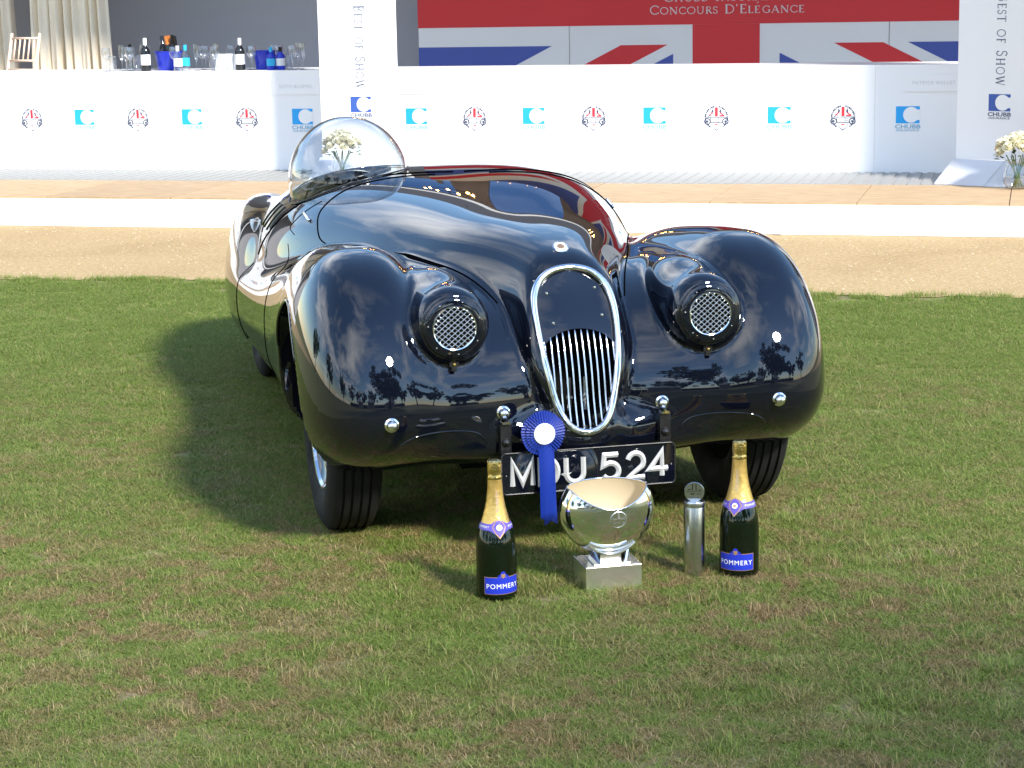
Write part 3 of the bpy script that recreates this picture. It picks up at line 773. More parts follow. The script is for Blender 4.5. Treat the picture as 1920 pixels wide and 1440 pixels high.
# ------------------------------------------------------------------ champagne magnums
M_BOTTLE = mat('bottle_glass', (0.002, 0.005, 0.002), rough=0.03, ior=1.52, rvar=0.03, scale=20)
M_FOIL = mat('gold_foil', (0.80, 0.52, 0.16), rough=0.27, metal=0.9, bump=0.5, bscale=90, rvar=0.15, scale=60)
M_FOIL2 = mat('gold_crimp', (0.85, 0.60, 0.22), rough=0.16, metal=1.0, bump=0.9, bscale=160)
M_LBL = mat('label_blue', (0.012, 0.030, 0.42), rough=0.38)
M_LBL_EDGE = mat('label_bronze', (0.45, 0.26, 0.14), rough=0.35, metal=0.5)
M_LBL_TXT = mat('label_text', (0.85, 0.84, 0.80), rough=0.4)
M_PURPLE = mat('neck_purple', (0.10, 0.07, 0.42), rough=0.35)
def b_r(z):
    zs = [0, 0.010, 0.03, 0.15, 0.175, 0.20, 0.225, 0.25, 0.28, 0.31, 0.335, 0.345, 0.385]
    rs = [0.050, 0.0545, 0.0555, 0.0550, 0.0515, 0.0440, 0.0355, 0.0285, 0.0225, 0.0195, 0.0182, 0.0182, 0.0165]
    return float(np.interp(z, zs, rs))
_br = spl([0.0, 0.03, 0.10, 0.15, 0.175, 0.20, 0.225, 0.25, 0.28, 0.31, 0.34], [0.0550, 0.0555, 0.0553, 0.0545, 0.0510, 0.0437, 0.0355, 0.0287, 0.0229, 0.0198, 0.0183])
def wrapped(geo, ang, z0, off):
    """flat (x, y) geometry wrapped round the bottle; ang is the direction of its centre"""
    out = []
    for x, y in geo:
        z = z0 + y; r = float(_br(z)) + off; a = ang + x / (float(_br(z0)))
        out.append((r * math.cos(a), r * math.sin(a), z))
    return out
def grid_poly(x0, x1, y0, y1, nx_, ny_):
    v = [(x0 + (x1 - x0) * i / nx_, y0 + (y1 - y0) * j / ny_) for j in range(ny_ + 1) for i in range(nx_ + 1)]
    f = [(j * (nx_ + 1) + i, j * (nx_ + 1) + i + 1, (j + 1) * (nx_ + 1) + i + 1, (j + 1) * (nx_ + 1) + i) for j in range(ny_) for i in range(nx_)]
    return v, f
def subdiv_text(v, f, mx=0.006):
    return v, f
def magnum(loc, face, label):
    e = empty('champagne_bottle', loc, 0, label, 'bottle', 'champagne magnums set out before the car')
    prof = [(0.0, 0.004), (0.046, 0.0), (0.0535, 0.004), (0.0552, 0.014)] + [(float(_br(z)), z) for z in np.linspace(0.02, 0.345, 40)]
    MB().lathe(prof, 48).build('glass', M_BOTTLE, e, smooth='all')
    fo = []
    fz = np.linspace(0.208, 0.3345, 24)
    for z in fz: fo.append((float(_br(z)) + 0.0010, z))
    MB().lathe(fo, 48).build('foil', M_FOIL, e, smooth='all')
    cr = [(0.0196, 0.333), (0.0212, 0.337), (0.0196, 0.343), (0.0186, 0.347), (0.0200, 0.353), (0.0204, 0.372), (0.0196, 0.381), (0.0150, 0.3855), (0.0, 0.3865)]
    MB().lathe(cr, 28).build('crimped_cap', M_FOIL2, e, smooth=True)
    # neck band with medallion
    nb = MB(); g_, f_ = grid_poly(-PI * 0.0408, PI * 0.0408, -0.0085, 0.0085, 60, 3)
    vv_ = []
    for x, y in g_:
        a = face - 0.1 + x / 0.0408; z = 0.2075 + y - 0.012 * math.exp(-((a - face + 0.1) / 0.55) ** 2) * (1 if y < 0 else -0.7) * 0.9
        z = 0.2075 + y * (1 + 1.1 * math.exp(-((a - face + 0.1) / 0.42) ** 4))
        r_ = float(_br(z)) + 0.0022; vv_.append((r_ * math.cos(a), r_ * math.sin(a), z))
    nb.add(vv_, f_); band = nb.build('neck_band', M_PURPLE, e, smooth='all')
    dia = [(0, 0.022), (0.010, 0.018), (0.0185, 0.0), (0.010, -0.016), (0, -0.030), (-0.010, -0.016), (-0.0185, 0.0), (-0.010, 0.018)]
    for nm, sc_, of, mt in (('medallion_edge', 1.0, 0.0030, M_LBL_EDGE), ('medallion', 0.84, 0.0036, M_PURPLE)):
        vv_ = [(0, 0)] + [(a * sc_, b * sc_) for a, b in dia]
        mesh_obj(nm, wrapped(vv_, face - 0.1, 0.2075, of), [(0, i, i % 8 + 1) for i in range(1, 9)], mt, e)
    dsk = [(0, 0)] + [(0.0075 * math.cos(a), 0.0075 * math.sin(a)) for a in np.linspace(0, 2 * PI, 20, endpoint=False)]
    mesh_obj('medallion_disc', wrapped(dsk, face - 0.1, 0.2075, 0.0044), [(0, i, i % 20 + 1) for i in range(1, 21)], M_LBL_TXT, e)
    dsk = [(a * 0.5, b * 0.5) for a, b in dsk]
    mesh_obj('medallion_centre', wrapped(dsk, face - 0.1, 0.2075, 0.0050), [(0, i, i % 20 + 1) for i in range(1, 21)], M_LBL_EDGE, e)
    for sg in (-1, 1):
        tv, tf = text_geo('POMMERY', 0.0085, 0.0, 1.0, 1.1)
        mesh_obj('band_lettering', wrapped([(x + sg * 0.047, y) for x, y in tv], face - 0.1, 0.2075, 0.0030), tf, M_LBL_TXT, e)
    # vertical lettering on the foil
    tv, tf = text_geo('POMMERY', 0.012, 0.0, 1.0, 1.1)
    mesh_obj('foil_lettering', wrapped([(-y, x) for x, y in tv][:], face - 0.05, 0.276, 0.0016), tf, mat('foil_text', (0.42, 0.33, 0.30), rough=0.4) if 'foil_text' not in bpy.data.materials else bpy.data.materials['foil_text'], e)
    # main label with crest
    for nm, w_, h0, h1, of, mt in (('label_border', 0.0535, -0.0245, 0.0245, 0.0006, M_LBL_EDGE), ('label', 0.0518, -0.0228, 0.0228, 0.0010, M_LBL)):
        g_, f_ = grid_poly(-w_, w_, h0, h1, 40, 2)
        mesh_obj(nm, wrapped(g_, face, 0.0475, of), f_, mt, e, smooth=True)
    cre = [(-0.016, 0.0228), (-0.013, 0.030), (-0.008, 0.031), (-0.006, 0.037), (0, 0.041), (0.006, 0.037), (0.008, 0.031), (0.013, 0.030), (0.016, 0.0228)]
    mesh_obj('crest', wrapped([(0, 0.0228)] + cre, face, 0.0475, 0.0011), [(0, i, i + 1) for i in range(1, 9)], M_LBL, e)
    mesh_obj('crest_shield', wrapped([(0, 0.027), (-0.006, 0.033), (-0.005, 0.024), (0, 0.0205), (0.005, 0.024), (0.006, 0.033)], face, 0.0475, 0.0016), [(0, i, i % 5 + 1) for i in range(1, 6)], M_LBL_EDGE, e)
    tv, tf = text_geo('POMMERY', 0.0190, 0.0, 0.98, 1.16)
    mesh_obj('lettering', wrapped([(x, y - 0.002) for x, y in tv], face, 0.0475, 0.0018), tf, M_LBL_TXT, e)
    return e
magnum((-0.052, 5.318, 0.002), R(-71), 'champagne magnum on the grass below the rosette, left of the silver trophy')
magnum((0.631, 5.500, 0.002), R(-107), 'champagne magnum in front of the tyre, right of the slim steel cylinder')

# ------------------------------------------------------------------ silver trophy bowl
M_SILVER = mat('silver', (0.87, 0.88, 0.89), rough=0.045, metal=1.0, rvar=0.06, scale=25)
M_SILVER_IN = mat('silver_gilt_inside', (0.70, 0.60, 0.42), rough=0.55, metal=0.45)
M_SATSIL = mat('satin_silver', (0.92, 0.92, 0.90), rough=0.26, metal=1.0)
M_BRUSH = mat('brushed_silver', (0.72, 0.72, 0.72), rough=0.30, metal=1.0, rvar=0.15, scale=50)
TR = empty('trophy_bowl', (0.256, 5.430, 0.0), R(13), 'polished silver trophy bowl on a square plinth standing on the grass', 'trophy')
RX, RY, RZ, BZ = 0.135, 0.082, 0.124, 0.216
def rim_z(x, front):
    t_ = min(1.0, abs(x) / 0.112)
    return 0.066 + (-0.050 * (1 - t_ ** 2) if front else 0.006 * (1 - t_ ** 2))
def shell(front, k=1.0):
    """half of the bowl: profile lines run from the bottom up to the cut rim"""
    nn, mm = 40, 22; v = []; f = []
    for i in range(nn + 1):
        a = PI * i / nn                                 # 0..pi from +x side over front/back to -x side
        ca, sa = math.cos(a), math.sin(a)
        # rim: find elevation where z equals rim height
        lo, hi = 0.0, PI / 2
        for _ in range(40):
            m_ = (lo + hi) / 2; x = RX * math.cos(m_) * ca
            if RZ * math.sin(m_) < rim_z(x, front): lo = m_
            else: hi = m_
        top = lo
        for j in range(mm + 1):
            e_ = -PI / 2 + (top + PI / 2) * j / mm
            x = RX * k * math.cos(e_) * ca; y = RY * k * math.cos(e_) * sa * (-1 if front else 1)
            # pinch to a lens towards the sides
            v.append((x, y, BZ + RZ * (k if e_ < 0 else 1) * math.sin(e_)))
    for i in range(nn):
        for j in range(mm):
            q = (i * (mm + 1) + j, (i + 1) * (mm + 1) + j, (i + 1) * (mm + 1) + j + 1, i * (mm + 1) + j + 1)
            f.append(q if front else q[::-1])
    return v, f
v1, f1 = shell(True); v2, f2 = shell(False)
bm_ = MB().add(v1, [q[::-1] for q in f1]).add(v2, [q[::-1] for q in f2])
bowl = bm_.build('bowl', M_SILVER, TR, smooth='all', weld=True)
v1, f1 = shell(True, 0.975); v2, f2 = shell(False, 0.975)
MB().add(v1, f1).add(v2, f2).build('bowl_inside', M_SILVER_IN, TR, smooth='all')
rimpts = []
def rim_curve(front):
    out = []
    for i in range(41):
        a = PI * i / 40; ca, sa = math.cos(a), math.sin(a); lo, hi = 0.0, PI / 2
        for _ in range(40):
            m_ = (lo + hi) / 2
            if RZ * math.sin(m_) < rim_z(RX * math.cos(m_) * ca, front): lo = m_
            else: hi = m_
        out.append((RX * 0.99 * math.cos(lo) * ca, RY * 0.99 * math.cos(lo) * sa * (-1 if front else 1), BZ + RZ * math.sin(lo)))
    return out
MB().tube(rim_curve(True), 0.0022, 6).tube(rim_curve(False), 0.0022, 6).build('rim', M_SILVER, TR, smooth='all')
# engraved emblem on the bowl
def on_bowl(x, z, off):
    y = -RY * math.sqrt(max(0, 1 - (x / RX) ** 2 - ((z) / RZ) ** 2)) - off; return (x, y, BZ + z)
em = MB()
for r0_, r1_ in ((0.0240, 0.0222),):
    N_ = 40; v = []
    for k in range(N_):
        a = 2 * PI * k / N_
        v.append(on_bowl(0.010 + r0_ * math.cos(a), -0.012 + r0_ * math.sin(a), 0.0012)); v.append(on_bowl(0.010 + r1_ * math.cos(a), -0.012 + r1_ * math.sin(a), 0.0018))
    em.add(v, [(2 * k, 2 * k + 1, (2 * k + 3) % (2 * N_), (2 * k + 2) % (2 * N_)) for k in range(N_)])
def bow_bar(x0, x1, z0, z1): em.add([on_bowl(0.010 + a, -0.012 + b, 0.0016) for a, b in ((x0, z0), (x1, z0), (x1, z1), (x0, z1))], [(0, 1, 2, 3)])
bow_bar(-0.0025, 0.0025, 0.002, 0.019); bow_bar(-0.019, -0.004, 0.001, 0.004); bow_bar(0.004, 0.019, 0.001, 0.004); bow_bar(-0.013, 0.006, -0.009, -0.006); bow_bar(-0.017, -0.011, -0.013, -0.007); bow_bar(0.010, 0.016, -0.013, -0.007); bow_bar(-0.004, 0.004, -0.018, -0.015)
em.build('engraved_emblem', M_BRUSH, TR)
# cradle and plinth
cv_ = MB()
nn = 16
for s0, s1, yy0, yy1 in ((-0.066, 0.066, -0.052, 0.052),):
    v = []; f = []
    for i in range(nn + 1):
        x = s0 + (s1 - s0) * i / nn; z = BZ - 0.123 + 0.030 * (x / 0.066) ** 2 + 0.003
        for y in (yy0, yy1): v += [(x, y, z), (x, y, z + 0.003)]
    for i in range(nn):
        b = i * 4
        f += [(b, b + 2, b + 6, b + 4), (b + 1, b + 5, b + 7, b + 3), (b, b + 4, b + 5, b + 1), (b + 2, b + 3, b + 7, b + 6)]
    f += [(0, 1, 3, 2), (nn * 4, nn * 4 + 2, nn * 4 + 3, nn * 4 + 1)]
    cv_.add(v, f)
cv_.build('cradle', M_SATSIL, TR, smooth=True)
for sg in (-1, 1):
    MB().prism([(-0.055, 0.0), (0.055, 0.0), (0.040, 0.036), (-0.040, 0.036)], -0.003, 0.003, plane_m((sg * 0.036, 0, 0.074), (0, 1, 0), (sg * 0.35, 0, 1))).build('strut', M_SILVER, TR)
MB().box(-0.030, 0.030, -0.034, 0.034, 0.0737, 0.0955).build('stem', M_SATSIL, TR)
MB().box(-0.052, 0.052, -0.05, 0.05, 0.0705, 0.0735).build('plinth_plate', M_SATSIL, TR)
pb = MB().box(-0.080, 0.080, -0.066, 0.066, -0.004, 0.070).build('plinth', M_SATSIL, TR)
bmod = pb.modifiers.new('bevel', 'BEVEL'); bmod.width = 0.0015; bmod.segments = 2

# ------------------------------------------------------------------ slim cylinder trophy
CY = empty('cylinder_trophy', (0.504, 5.490, 0.008), R(-4), 'slim brushed steel cylinder award topped by an upright medallion', 'trophy')
MB().lathe([(0.0, 0.001), (0.0285, 0.001), (0.0295, 0.004), (0.0300, 0.100), (0.0300, 0.208), (0.0288, 0.2105), (0.0, 0.2105)], 48).build('column', M_STEEL, CY, smooth=True)
MB().lathe([(0.0304, 0.196), (0.0308, 0.198), (0.0308, 0.208), (0.0304, 0.2095)], 48).build('collar', M_STEEL, CY, smooth=True)
Md = Matrix.Translation((0, 0.0, 0.236)) @ Matrix.Rotation(PI / 2, 4, 'X')
med = MB().lathe([(0.0, -0.004), (0.0272, -0.004), (0.0285, -0.002), (0.0285, 0.002), (0.0272, 0.004), (0.0, 0.004)], 40, Md).build('medallion', M_STEEL, CY, smooth=True)
mk = MB()
def mkbar(x0, x1, z0, z1): mk.add([(a, -0.0046, 0.236 + b) for a, b in ((x0, z0), (x1, z0), (x1, z1), (x0, z1))], [(0, 1, 2, 3)])
mkbar(-0.006, -0.0035, 0.004, 0.024); mkbar(0.0035, 0.006, 0.004, 0.024); mkbar(-0.019, -0.009, 0.006, 0.008); mkbar(0.009, 0.019, 0.005, 0.0065); mkbar(-0.011, 0.0, -0.0065, -0.0035); mkbar(-0.022, 0.022, 0.0005, 0.0015); mkbar(0.006, 0.018, -0.006, -0.0045); mkbar(-0.016, 0.014, -0.0155, -0.0145)
mk.build('cut_lines', M_DARK, med)


# ------------------------------------------------------------------ ground
def ground_mat(name, kind):
    m, n, l, b = new_mat(name)
    ge = n.new('ShaderNodeNewGeometry')
    def noise(sc_, det=5, dist=0.0, rough=0.55):
        t = n.new('ShaderNodeTexNoise'); t.inputs['Scale'].default_value = sc_; t.inputs['Detail'].default_value = det
        t.inputs['Distortion'].default_value = dist; t.inputs['Roughness'].default_value = rough
        l.new(ge.outputs['Position'], t.inputs['Vector']); return t
    def ramp(src, stops):
        r = n.new('ShaderNodeValToRGB'); els = r.color_ramp.elements
        while len(els) < len(stops): els.new(0.5)
        for e_, (p, c_) in zip(els, stops): e_.position = p; e_.color = (*c_, 1)
        l.new(src, r.inputs[0]); return r
    def mix(fac, a, b_, mode='MIX'):
        x = n.new('ShaderNodeMixRGB'); x.blend_type = mode
        if isinstance(fac, float): x.inputs['Fac'].default_value = fac
        else: l.new(fac, x.inputs['Fac'])
        l.new(a, x.inputs['Color1']); l.new(b_, x.inputs['Color2']); return x.outputs[0]
    b.inputs['Roughness'].default_value = 0.85; b.inputs['Specular IOR Level'].default_value = 0.2
    big = noise(1.1, 6, 0.4); mid = noise(9.0, 8, 0.8, 0.66); fine = noise(42, 5)
    if kind == 'blade':
        ri = n.new('ShaderNodeNewGeometry')
        c1 = ramp(ri.outputs['Random Per Island'], [(0.0, (0.120, 0.185, 0.028)), (0.45, (0.200, 0.295, 0.050)), (0.82, (0.29, 0.375, 0.085)), (0.92, (0.40, 0.37, 0.13)), (1.0, (0.56, 0.44, 0.23))])
        c2 = ramp(ri.outputs['Random Per Island'], [(0.0, (0.15, 0.14, 0.045)), (0.40, (0.28, 0.215, 0.090)), (0.75, (0.45, 0.31, 0.155)), (1.0, (0.60, 0.45, 0.26))])
        f1 = ramp(mid.outputs['Fac'], [(0.45, (0.10, 0.10, 0.10)), (0.56, (1, 1, 1))]); f2 = ramp(big.outputs['Fac'], [(0.33, (0.35, 0.35, 0.35)), (0.60, (1, 1, 1))])
        fac = mix(1.0, f1.outputs[0], f2.outputs[0], 'MULTIPLY')
        sx_ = n.new('ShaderNodeSeparateXYZ'); l.new(ge.outputs['Position'], sx_.inputs[0])
        wr = n.new('ShaderNodeMapRange'); wr.inputs['From Min'].default_value = 9.5; wr.inputs['From Max'].default_value = 5.6; wr.inputs['To Min'].default_value = 0.12; wr.inputs['To Max'].default_value = 1.0
        l.new(sx_.outputs['Y'], wr.inputs['Value']); fac = mix(1.0, fac, wr.outputs[0], 'MULTIPLY')   # the drive side of the lawn is less worn
        l.new(mix(fac, c1.outputs[0], c2.outputs[0]), b.inputs['Base Color'])
        b.inputs['Roughness'].default_value = 0.5; b.inputs['Specular IOR Level'].default_value = 0.35
        tr = n.new('ShaderNodeBsdfTranslucent'); l.new(mix(fac, c1.outputs[0], c2.outputs[0]), tr.inputs['Color'])
        ms = n.new('ShaderNodeMixShader'); ms.inputs[0].default_value = 0.48
        l.new(b.outputs[0], ms.inputs[1]); l.new(tr.outputs[0], ms.inputs[2]); l.new(ms.outputs[0], n['Material Output'].inputs['Surface'])
        return m
    if kind == 'lawn':
        g_ = ramp(fine.outputs['Fac'], [(0.3, (0.11, 0.13, 0.035)), (0.7, (0.19, 0.21, 0.065))])
        d_ = ramp(fine.outputs['Fac'], [(0.3, (0.13, 0.10, 0.06)), (0.7, (0.25, 0.195, 0.12))])
        f1 = ramp(mid.outputs['Fac'], [(0.44, (0, 0, 0)), (0.62, (1, 1, 1))])
        l.new(mix(f1.outputs[0], g_.outputs[0], d_.outputs[0]), b.inputs['Base Color'])
        h = fine.outputs['Fac']; st = 0.6; ds = 0.012
    elif kind == 'gravel':
        vo = n.new('ShaderNodeTexVoronoi'); vo.inputs['Scale'].default_value = 75; l.new(ge.outputs['Position'], vo.inputs['Vector'])
        g_ = ramp(vo.outputs['Distance'], [(0.0, (0.45, 0.33, 0.175)), (0.6, (0.31, 0.22, 0.11))])
        d_ = ramp(fine.outputs['Fac'], [(0.30, (0.31, 0.215, 0.105)), (0.60, (0.51, 0.37, 0.195)), (0.75, (0.62, 0.48, 0.28))])
        g2 = mix(0.6, g_.outputs[0], d_.outputs[0])
        f1 = ramp(big.outputs['Fac'], [(0.36, (0.90, 0.88, 0.86)), (0.50, (0.98, 0.97, 0.96)), (0.66, (1, 1, 1))])
        l.new(mix(1.0, g2, f1.outputs[0], 'MULTIPLY'), b.inputs['Base Color']); h = vo.outputs['Distance']; st = 0.5; ds = 0.006
    bp = n.new('ShaderNodeBump'); bp.inputs['Strength'].default_value = st; bp.inputs['Distance'].default_value = ds
    l.new(h, bp.inputs['Height']); l.new(bp.outputs[0], b.inputs['Normal'])
    return m
M_LAWN = ground_mat('lawn_soil', 'lawn'); M_BLADE = ground_mat('grass_blade', 'blade'); M_GRAVEL = ground_mat('gravel', 'gravel')

# frame of the stage: u along it, v away from the lawn
TH_B = math.atan(0.262); OB = Vector((0.70, 13.55, 0))
E1 = Vector((math.cos(TH_B), -math.sin(TH_B), 0)); E2 = Vector((math.sin(TH_B), math.cos(TH_B), 0))
def W(u, v, z=0.0): return OB + E1 * u + E2 * v + Vector((0, 0, z))
RZB = -TH_B
tag(mesh_obj('ground', [(-400, -400, 0), (400, -400, 0), (400, 400, 0), (-400, 400, 0)], [(0, 1, 2, 3)], M_LAWN), kind='structure')
# gravel drive with a wandering edge
vv_ = []; N_ = 900
for i in range(N_ + 1):
    u = -30 + 60 * i / N_
    e_ = -2.545 + 0.045 * math.sin(u * 2.1) + 0.035 * math.sin(u * 5.3 + 1) + 0.025 * math.sin(u * 13 + 2) + random.uniform(-0.02, 0.02)
    vv_ += [W(u, e_, 0.004), W(u, 2.0, 0.004)]
tag(mesh_obj('gravel_path', vv_, [(2 * i, 2 * i + 2, 2 * i + 3, 2 * i + 1) for i in range(N_)], M_GRAVEL), kind='structure')
# loose stones on the drive
m = MB(); M_STONE = mat('pebble', (0.44, 0.37, 0.27), rough=0.8, var=0.4, scale=9)
for k in range(1600):
    p = W(random.uniform(-6, 4.2), random.uniform(-2.5, -0.05), 0.004); r_ = random.uniform(0.0025, 0.007); a = random.uniform(0, 6)
    q = [Vector((math.cos(a + t) * r_ * random.uniform(0.7, 1.2), math.sin(a + t) * r_ * random.uniform(0.7, 1.2), 0)) for t in (0, 1.57, 3.14, 4.71)]
    m.add([p + x for x in q] + [p + Vector((0, 0, r_ * 0.8))], [(0, 1, 4), (1, 2, 4), (2, 3, 4), (3, 0, 4)])
st_ = m.build('loose_gravel', M_STONE); tag(st_, 'small pale loose stones scattered over the gravel drive', 'gravel', kind='stuff')

# grass blades: a few patch meshes instanced over the lawn
def patch(seed, nb, rad, hmin, hmax, lean):
    rs = np.random.default_rng(seed); v = []; f = []
    for k in range(nb):
        a = rs.uniform(0, 2 * PI); r_ = rad * math.sqrt(rs.uniform()); x, y = r_ * math.cos(a), r_ * math.sin(a)
        h_ = rs.uniform(hmin, hmax) * (1.0 if rs.uniform() < 0.93 else 1.6); w_ = rs.uniform(0.0007, 0.0013)
        t_ = rs.uniform(0, 2 * PI); dx, dy = math.cos(t_), math.sin(t_); ln = rs.uniform(0.25, 1.0) * lean * h_
        b = len(v); px_, py_ = -dy * w_, dx * w_
        v += [(x - px_, y - py_, -0.002), (x + px_, y + py_, -0.002), (x + dx * ln * 0.35 + px_ * 0.8, y + dy * ln * 0.35 + py_ * 0.8, h_ * 0.6), (x + dx * ln * 0.35 - px_ * 0.8, y + dy * ln * 0.35 - py_ * 0.8, h_ * 0.6), (x + dx * ln, y + dy * ln, h_)]
        f += [(b, b + 1, b + 2, b + 3), (b + 3, b + 2, b + 4)]
    me_ = bpy.data.meshes.new('grass_patch'); me_.from_pydata(v, [], f); me_.materials.append(M_BLADE); me_.update()
    return bpy.data.objects.new('grass_patch', me_)
def scatter(name, label, points, objs, smin_, smax_, seed):
    cl = bpy.data.collections.new(name + '_kinds')
    for o in objs: cl.objects.link(o)
    me_ = bpy.data.meshes.new(name); me_.from_pydata(points, [], []); ob = link(bpy.data.objects.new(name, me_))
    ng = bpy.data.node_groups.new(name, 'GeometryNodeTree')
    ng.interface.new_socket('Geometry', in_out='INPUT', socket_type='NodeSocketGeometry'); ng.interface.new_socket('Geometry', in_out='OUTPUT', socket_type='NodeSocketGeometry')
    N = ng.nodes; L = ng.links; gi = N.new('NodeGroupInput'); go = N.new('NodeGroupOutput')
    ci = N.new('GeometryNodeCollectionInfo'); ci.inputs['Collection'].default_value = cl; ci.inputs['Separate Children'].default_value = True; ci.inputs['Reset Children'].default_value = True
    ip = N.new('GeometryNodeInstanceOnPoints'); ip.inputs['Pick Instance'].default_value = True
    rr = N.new('FunctionNodeRandomValue'); rr.data_type = 'FLOAT_VECTOR'; rr.inputs['Min'].default_value = (0, 0, 0); rr.inputs['Max'].default_value = (0, 0, 6.283); rr.inputs['Seed'].default_value = seed
    rs = N.new('FunctionNodeRandomValue'); rs.data_type = 'FLOAT'; rs.inputs[2].default_value = smin_; rs.inputs[3].default_value = smax_; rs.inputs['Seed'].default_value = seed + 1
    mp = N.new('GeometryNodeMeshToPoints')
    L.new(gi.outputs[0], mp.inputs['Mesh']); L.new(mp.outputs[0], ip.inputs['Points']); L.new(ci.outputs[0], ip.inputs['Instance'])
    L.new(rr.outputs['Value'], ip.inputs['Rotation']); L.new(rs.outputs[1], ip.inputs['Scale']); L.new(ip.outputs[0], go.inputs[0])
    md = ob.modifiers.new('scatter', 'NODES'); md.node_group = ng
    return tag(ob, label, 'grass', kind='stuff')
pts = []
sp = 0.17
for i in range(int(9.0 / sp)):
    for j in range(int(9.6 / sp)):
        x = -4.5 + (i + random.uniform(0, 1)) * sp; y = 3.4 + (j + random.uniform(0, 1)) * sp
        d_ = Vector((x, y, 0)) - OB
        uu_ = d_.dot(E1)
        if d_.dot(E2) > -2.66 + 0.045 * math.sin(uu_ * 2.1) + 0.035 * math.sin(uu_ * 5.3 + 1) + random.uniform(-0.06, 0.06): continue
        if abs(x) > 0.30 * y + 0.9: continue
        pts.append((x, y, 0))
short = [patch(10 + k, 2500, 0.17, 0.005, 0.014, 3.0) for k in range(5)]
scatter('lawn_grass', 'short worn mown grass with dry brown patches covering the lawn', pts, short, 0.8, 1.15, 3)
pts = []
for k in range(520):
    x = random.uniform(-2.2, 2.4); y = random.uniform(3.9, 10.5)
    if math.sin(x * 2.3 + 1) + math.sin(y * 1.9 + x) + random.uniform(-1, 1) < 0.4: continue
    pts.append((x, y, 0))
for cx_, cy_, n_, r_ in ((1.05, 4.45, 26, 0.35), (0.75, 5.75, 22, 0.22), (0.5, 5.95, 14, 0.2), (0.02, 5.45, 10, 0.14), (-0.35, 4.62, 8, 0.2), (0.15, 5.7, 12, 0.2), (1.2, 5.2, 14, 0.3)):
    for k in range(n_): pts.append((cx_ + random.gauss(0, r_), cy_ + random.gauss(0, r_), 0))
for k in range(260):
    uu_ = random.uniform(-3.6, 3.2); q_ = W(uu_, -2.57 + 0.045 * math.sin(uu_ * 2.1) + 0.035 * math.sin(uu_ * 5.3 + 1) + random.gauss(-0.03, 0.05)); pts.append((q_.x, q_.y, 0))
tuft = [patch(40 + k, 70, 0.05, 0.016, 0.036, 1.7) for k in range(4)]
scatter('grass_tufts', 'longer green grass tufts standing out of the mown lawn', pts, tuft, 0.6, 1.1, 9)

# ------------------------------------------------------------------ stage with white skirt
SZ = 0.215
def wood_mat():
    m, n, l, b = new_mat('plywood'); tc = n.new('ShaderNodeTexCoord'); mp = n.new('ShaderNodeMapping'); mp.inputs['Scale'].default_value = (2.0, 22, 6)
    l.new(tc.outputs['Object'], mp.inputs[0]); t = n.new('ShaderNodeTexNoise'); t.inputs['Scale'].default_value = 3; t.inputs['Detail'].default_value = 6; t.inputs['Distortion'].default_value = 0.6
    l.new(mp.outputs[0], t.inputs['Vector']); r = n.new('ShaderNodeValToRGB'); e_ = r.color_ramp.elements
    e_[0].position = 0.3; e_[0].color = (0.34, 0.22, 0.115, 1); e_[1].position = 0.68; e_[1].color = (0.52, 0.37, 0.215, 1)
    l.new(t.outputs['Fac'], r.inputs[0])
    oi = n.new('ShaderNodeObjectInfo'); hs = n.new('ShaderNodeHueSaturation'); mr = n.new('ShaderNodeMapRange'); mr.inputs['To Min'].default_value = 0.93; mr.inputs['To Max'].default_value = 1.07
    l.new(oi.outputs['Random'], mr.inputs['Value']); l.new(mr.outputs[0], hs.inputs['Value']); l.new(r.outputs[0], hs.inputs['Color']); l.new(hs.outputs[0], b.inputs['Base Color'])
    b.inputs['Roughness'].default_value = 0.65; return m
M_WOOD = wood_mat()
M_SKIRT = mat('white_cloth', (0.80, 0.80, 0.80), rough=0.7, var=0.02, scale=3)
M_WHITE = mat('white_panel', (0.80, 0.80, 0.81), rough=0.45)
M_GREYT = mat('grey_tread', (0.31, 0.31, 0.30), rough=0.6, var=0.1, scale=12)
M_BASE = mat('stage_frame', (0.12, 0.11, 0.10), rough=0.8)
stage = empty('stage', W(0, 0), RZB, 'low wooden stage with white skirt in front of the counters', 'stage')
U0, U1 = -8.0, 6.3
MB().box(U0, U1, 0.03, 5.3, 0.0, SZ - 0.024).build('stage_frame', M_BASE, stage)
k0 = math.ceil((U0 - 0.655) / 0.965)
bd = MB().box(0.003, 0.962, 0.0, 1.215, SZ - 0.02, SZ)
first = None
for k in range(k0, int((U1 - 0.655) / 0.965)):
    if first is None: first = bd.build('deck_board', M_WOOD, stage); o = first
    else: o = link(first.copy()); o.parent = stage
    o.location = (0.655 + k * 0.965, 0.0, random.uniform(-0.002, 0.002))
MB().box(U0, U1, 1.22, 5.3, SZ - 0.024, SZ - 0.004).build('tread_floor', M_GREYT, stage)
rib = MB().box(0, 0.055, 1.225, 2.14, SZ - 0.006, SZ + 0.004); r0_ = None
for k in range(150):
    u = -7.9 + k * 0.093
    if r0_ is None: r0_ = rib.build('tread_rib', M_GREYT, stage); o = r0_
    else: o = link(r0_.copy()); o.parent = stage
    o.location = (u, 0, 0)
